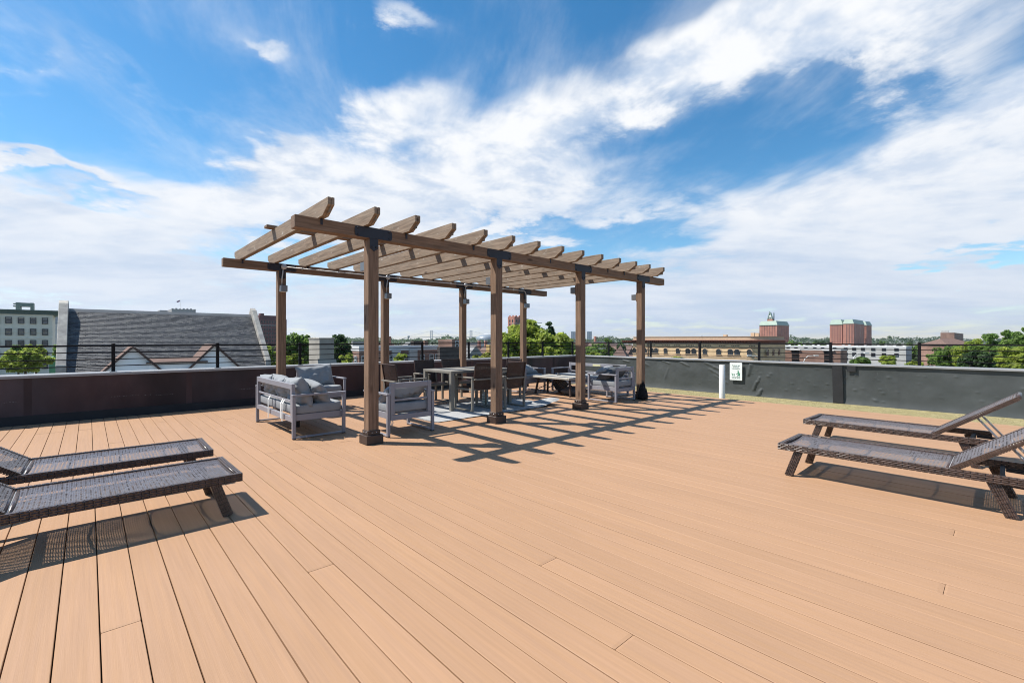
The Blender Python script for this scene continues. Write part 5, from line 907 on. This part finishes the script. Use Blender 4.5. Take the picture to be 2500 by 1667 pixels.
T('yellowish shrub crown left of the second front pergola post', 1176, 857, 42, 60, 40, 'yellow', 2600, 0.17, 12)
T('yellowish shrub crown beside the first far railing post', 1215, 862, 44, 46, 36, 'lime', 1800, 0.17, 13)
T('broad lime-green tree filling the railing beside the rear corner post', 1286, 780, 47, 128, 144, 'lime', 24000, 0.27, 14)
T('narrow lime-green tree just left of the rear corner post', 1250, 796, 45, 66, 130, 'lime', 9000, 0.26, 15)
T('low right-hand tree of the lime group, spreading to the corner of the parapets', 1350, 802, 45, 118, 130, 'lime', 16000, 0.26, 16)
T('dark pointed conifer rising behind the lime-green tree', 1342, 779, 54, 64, 130, 'dark', 5200, 0.21, 17, conic=0.75)
T('olive bush at the corner where the two parapets meet', 1392, 838, 60, 40, 60, 'mid', 2600, 0.22, 18)
T('lime bush just right of the third front post', 1446, 857, 55, 40, 46, 'lime', 2200, 0.2, 19)
T('dark rounded tree on the skyline right of the brick smokestack', 1480, 824, 150, 44, 70, 'mid', 3600, 0.5, 20)
T('mid-green tree below the smokestack', 1440, 842, 120, 60, 50, 'mid', 3600, 0.42, 21)
T('small dark tree by the turret roof', 1494, 862, 75, 26, 34, 'dark', 1200, 0.25, 22)
T('yellow-green tree top in front of the yellow brick block', 1652, 868, 60, 40, 30, 'yellow', 1500, 0.2, 23)
T('dark green young tree before the pale block, left of two', 2096, 866, 55, 58, 46, 'mid', 3200, 0.2, 24)
T('bright green young tree before the pale block, right of two', 2166, 858, 55, 42, 50, 'lime', 3000, 0.2, 25, conic=0.35)
T('low lime bush left of the pale block end', 2232, 878, 50, 34, 30, 'lime', 1200, 0.18, 26)
for k, (u, v, z, w, h, kd) in enumerate(((2318, 838, 60, 90, 80, 'mid'), (2372, 822, 56, 90, 100, 'lime'), (2420, 812, 52, 80, 110, 'mid'), (2472, 800, 46, 80, 120, 'mid'), (2502, 786, 42, 70, 130, 'mid'), (2478, 846, 34, 90, 70, 'lime'), (2540, 800, 38, 90, 130, 'mid'), (2290, 856, 64, 50, 50, 'mid'), (2390, 856, 45, 80, 60, 'dark'))):
    T(('leafy tree right of the brown hipped roof, lowest of the row', 'rounded lime-tinted tree in the row at the right edge', 'middle tree of the rising row at the right edge', 'tall tree second from the right edge', 'tallest tree cut by the right edge of the picture', 'lime foliage low at the right edge, nearest the railing', 'tree almost wholly cut off by the right edge, beside the tallest tree', 'small tree just right of the pale block end', 'dark low tree inside the row at the right edge')[k], u, v, z, w, h, kd, 5200, 0.21, 40 + k)
# trees of the streets behind, alike at this distance
def area(u): return 'left of the brick terrace' if u < 858 else 'behind the white-roofed brick terrace' if u < 1300 else 'right of the third front pergola post' if u < 1700 else 'between the clock turret block and its twin' if u < 2060 else 'behind the right end of the pale low block'
far_spots = []
for k in range(90):
    z = 150 * (9 ** random.random()); u = random.choice((random.uniform(1395, 1590), random.uniform(1395, 1590), random.uniform(2110, 2330), random.uniform(1915, 2040), random.uniform(850, 1240), random.uniform(640, 860))); far_spots.append((u, z))
for k, (u, z) in enumerate(sorted(far_spots, key=lambda q: q[1])):
    hgt = random.uniform(9, 14.5); w = random.uniform(7, 12); T('distant street tree ' + area(u) + ', below the skyline', u, HZ + (CAM_H - GZ - hgt) * FPX / z, z, w * FPX / z, hgt * 0.8 * FPX / z, ('far', 'mid', 'far')[k % 3], 1500, 0.75, 200 + k % 4, 'distant street trees ' + area(u), key='far%d' % (k % 4), clump=1.7)
# the woods along the horizon read as one mass
n = 9000; az_ = rng.uniform(-0.95, 0.95, n); dist = rng.uniform(900, 2400, n); hz_ = GZ + rng.random(n) ** 1.5 * 0 ; base_h = 15 + 7 * (np.sin(az_ * 37) * .5 + np.sin(az_ * 91 + 2) * .3 + np.sin(az_ * 211) * .3)
C = np.stack([dist * np.tan(az_) * CY + dist * SY, -dist * np.tan(az_) * SY + dist * CY, GZ + base_h * rng.random(n) ** 0.6 * (0.75 + dist / 4000)], -1)
o = quads('distant_woods', leaves(C, 46000, 3.2, 4.5, np.random.default_rng(5)), m_lf['far'], kind='stuff'); tag(o, 'dark green woods and tree tops along the horizon', 'woods')
# small houses between the far trees
hm = MB().box(-4, -5, 0, 4, 5, 6).mesh('wall'); hr_ = MB().prism([(-4.5, 5.9), (0, 9.5), (4.5, 5.9)], -5.4, 5.4, 'y').mesh('roof'); hmats = [m_brn, m_lgrey, m_red, m_cream]; rmats = [m_rbrown, m_groof, m_rbrown, m_groof]
hv = []
for q in range(4):
    a = hm.copy(); a.materials.append(hmats[q]); c = hr_.copy(); c.materials.append(rmats[q]); hv.append((a, c))
for k in range(46):
    z = random.uniform(140, 520); u = random.choice((random.uniform(1400, 1580), random.uniform(1400, 1580), random.uniform(2110, 2300), random.uniform(880, 1230))); p = at(u, HZ, z); a, c = hv[k % 4]
    t = thing('town_house', 'small gabled house among distant trees ' + area(u), 'house', (p[0], p[1], GZ), random.choice((0, R(90))), 'small houses ' + area(u)); t.scale = (1, 1, random.uniform(.9, 1.25)); link(a, 'wall', None, t); link(c, 'roof', None, t)

# ------------------------------------------------------------------ thin summer haze over the city
hz = MB().box(-7000, -7000, GZ - 1.0, 12000, 12000, 190.0).build('haze', None, kind='stuff')
HM = bpy.data.materials.new('haze_air'); HM.use_nodes = True; hn = HM.node_tree; hn.nodes.remove(hn.nodes['Principled BSDF'])
pv = hn.nodes.new('ShaderNodeVolumePrincipled'); pv.inputs['Color'].default_value = (0.86, 0.92, 1.0, 1); pv.inputs['Density'].default_value = 0.00007; pv.inputs['Anisotropy'].default_value = 0.3
hn.links.new(pv.outputs[0], hn.nodes['Material Output'].inputs['Volume']); hz.data.materials.append(HM); hz.display_type = 'WIRE'
tag(hz, 'thin pale haze in the air over the city', 'haze')
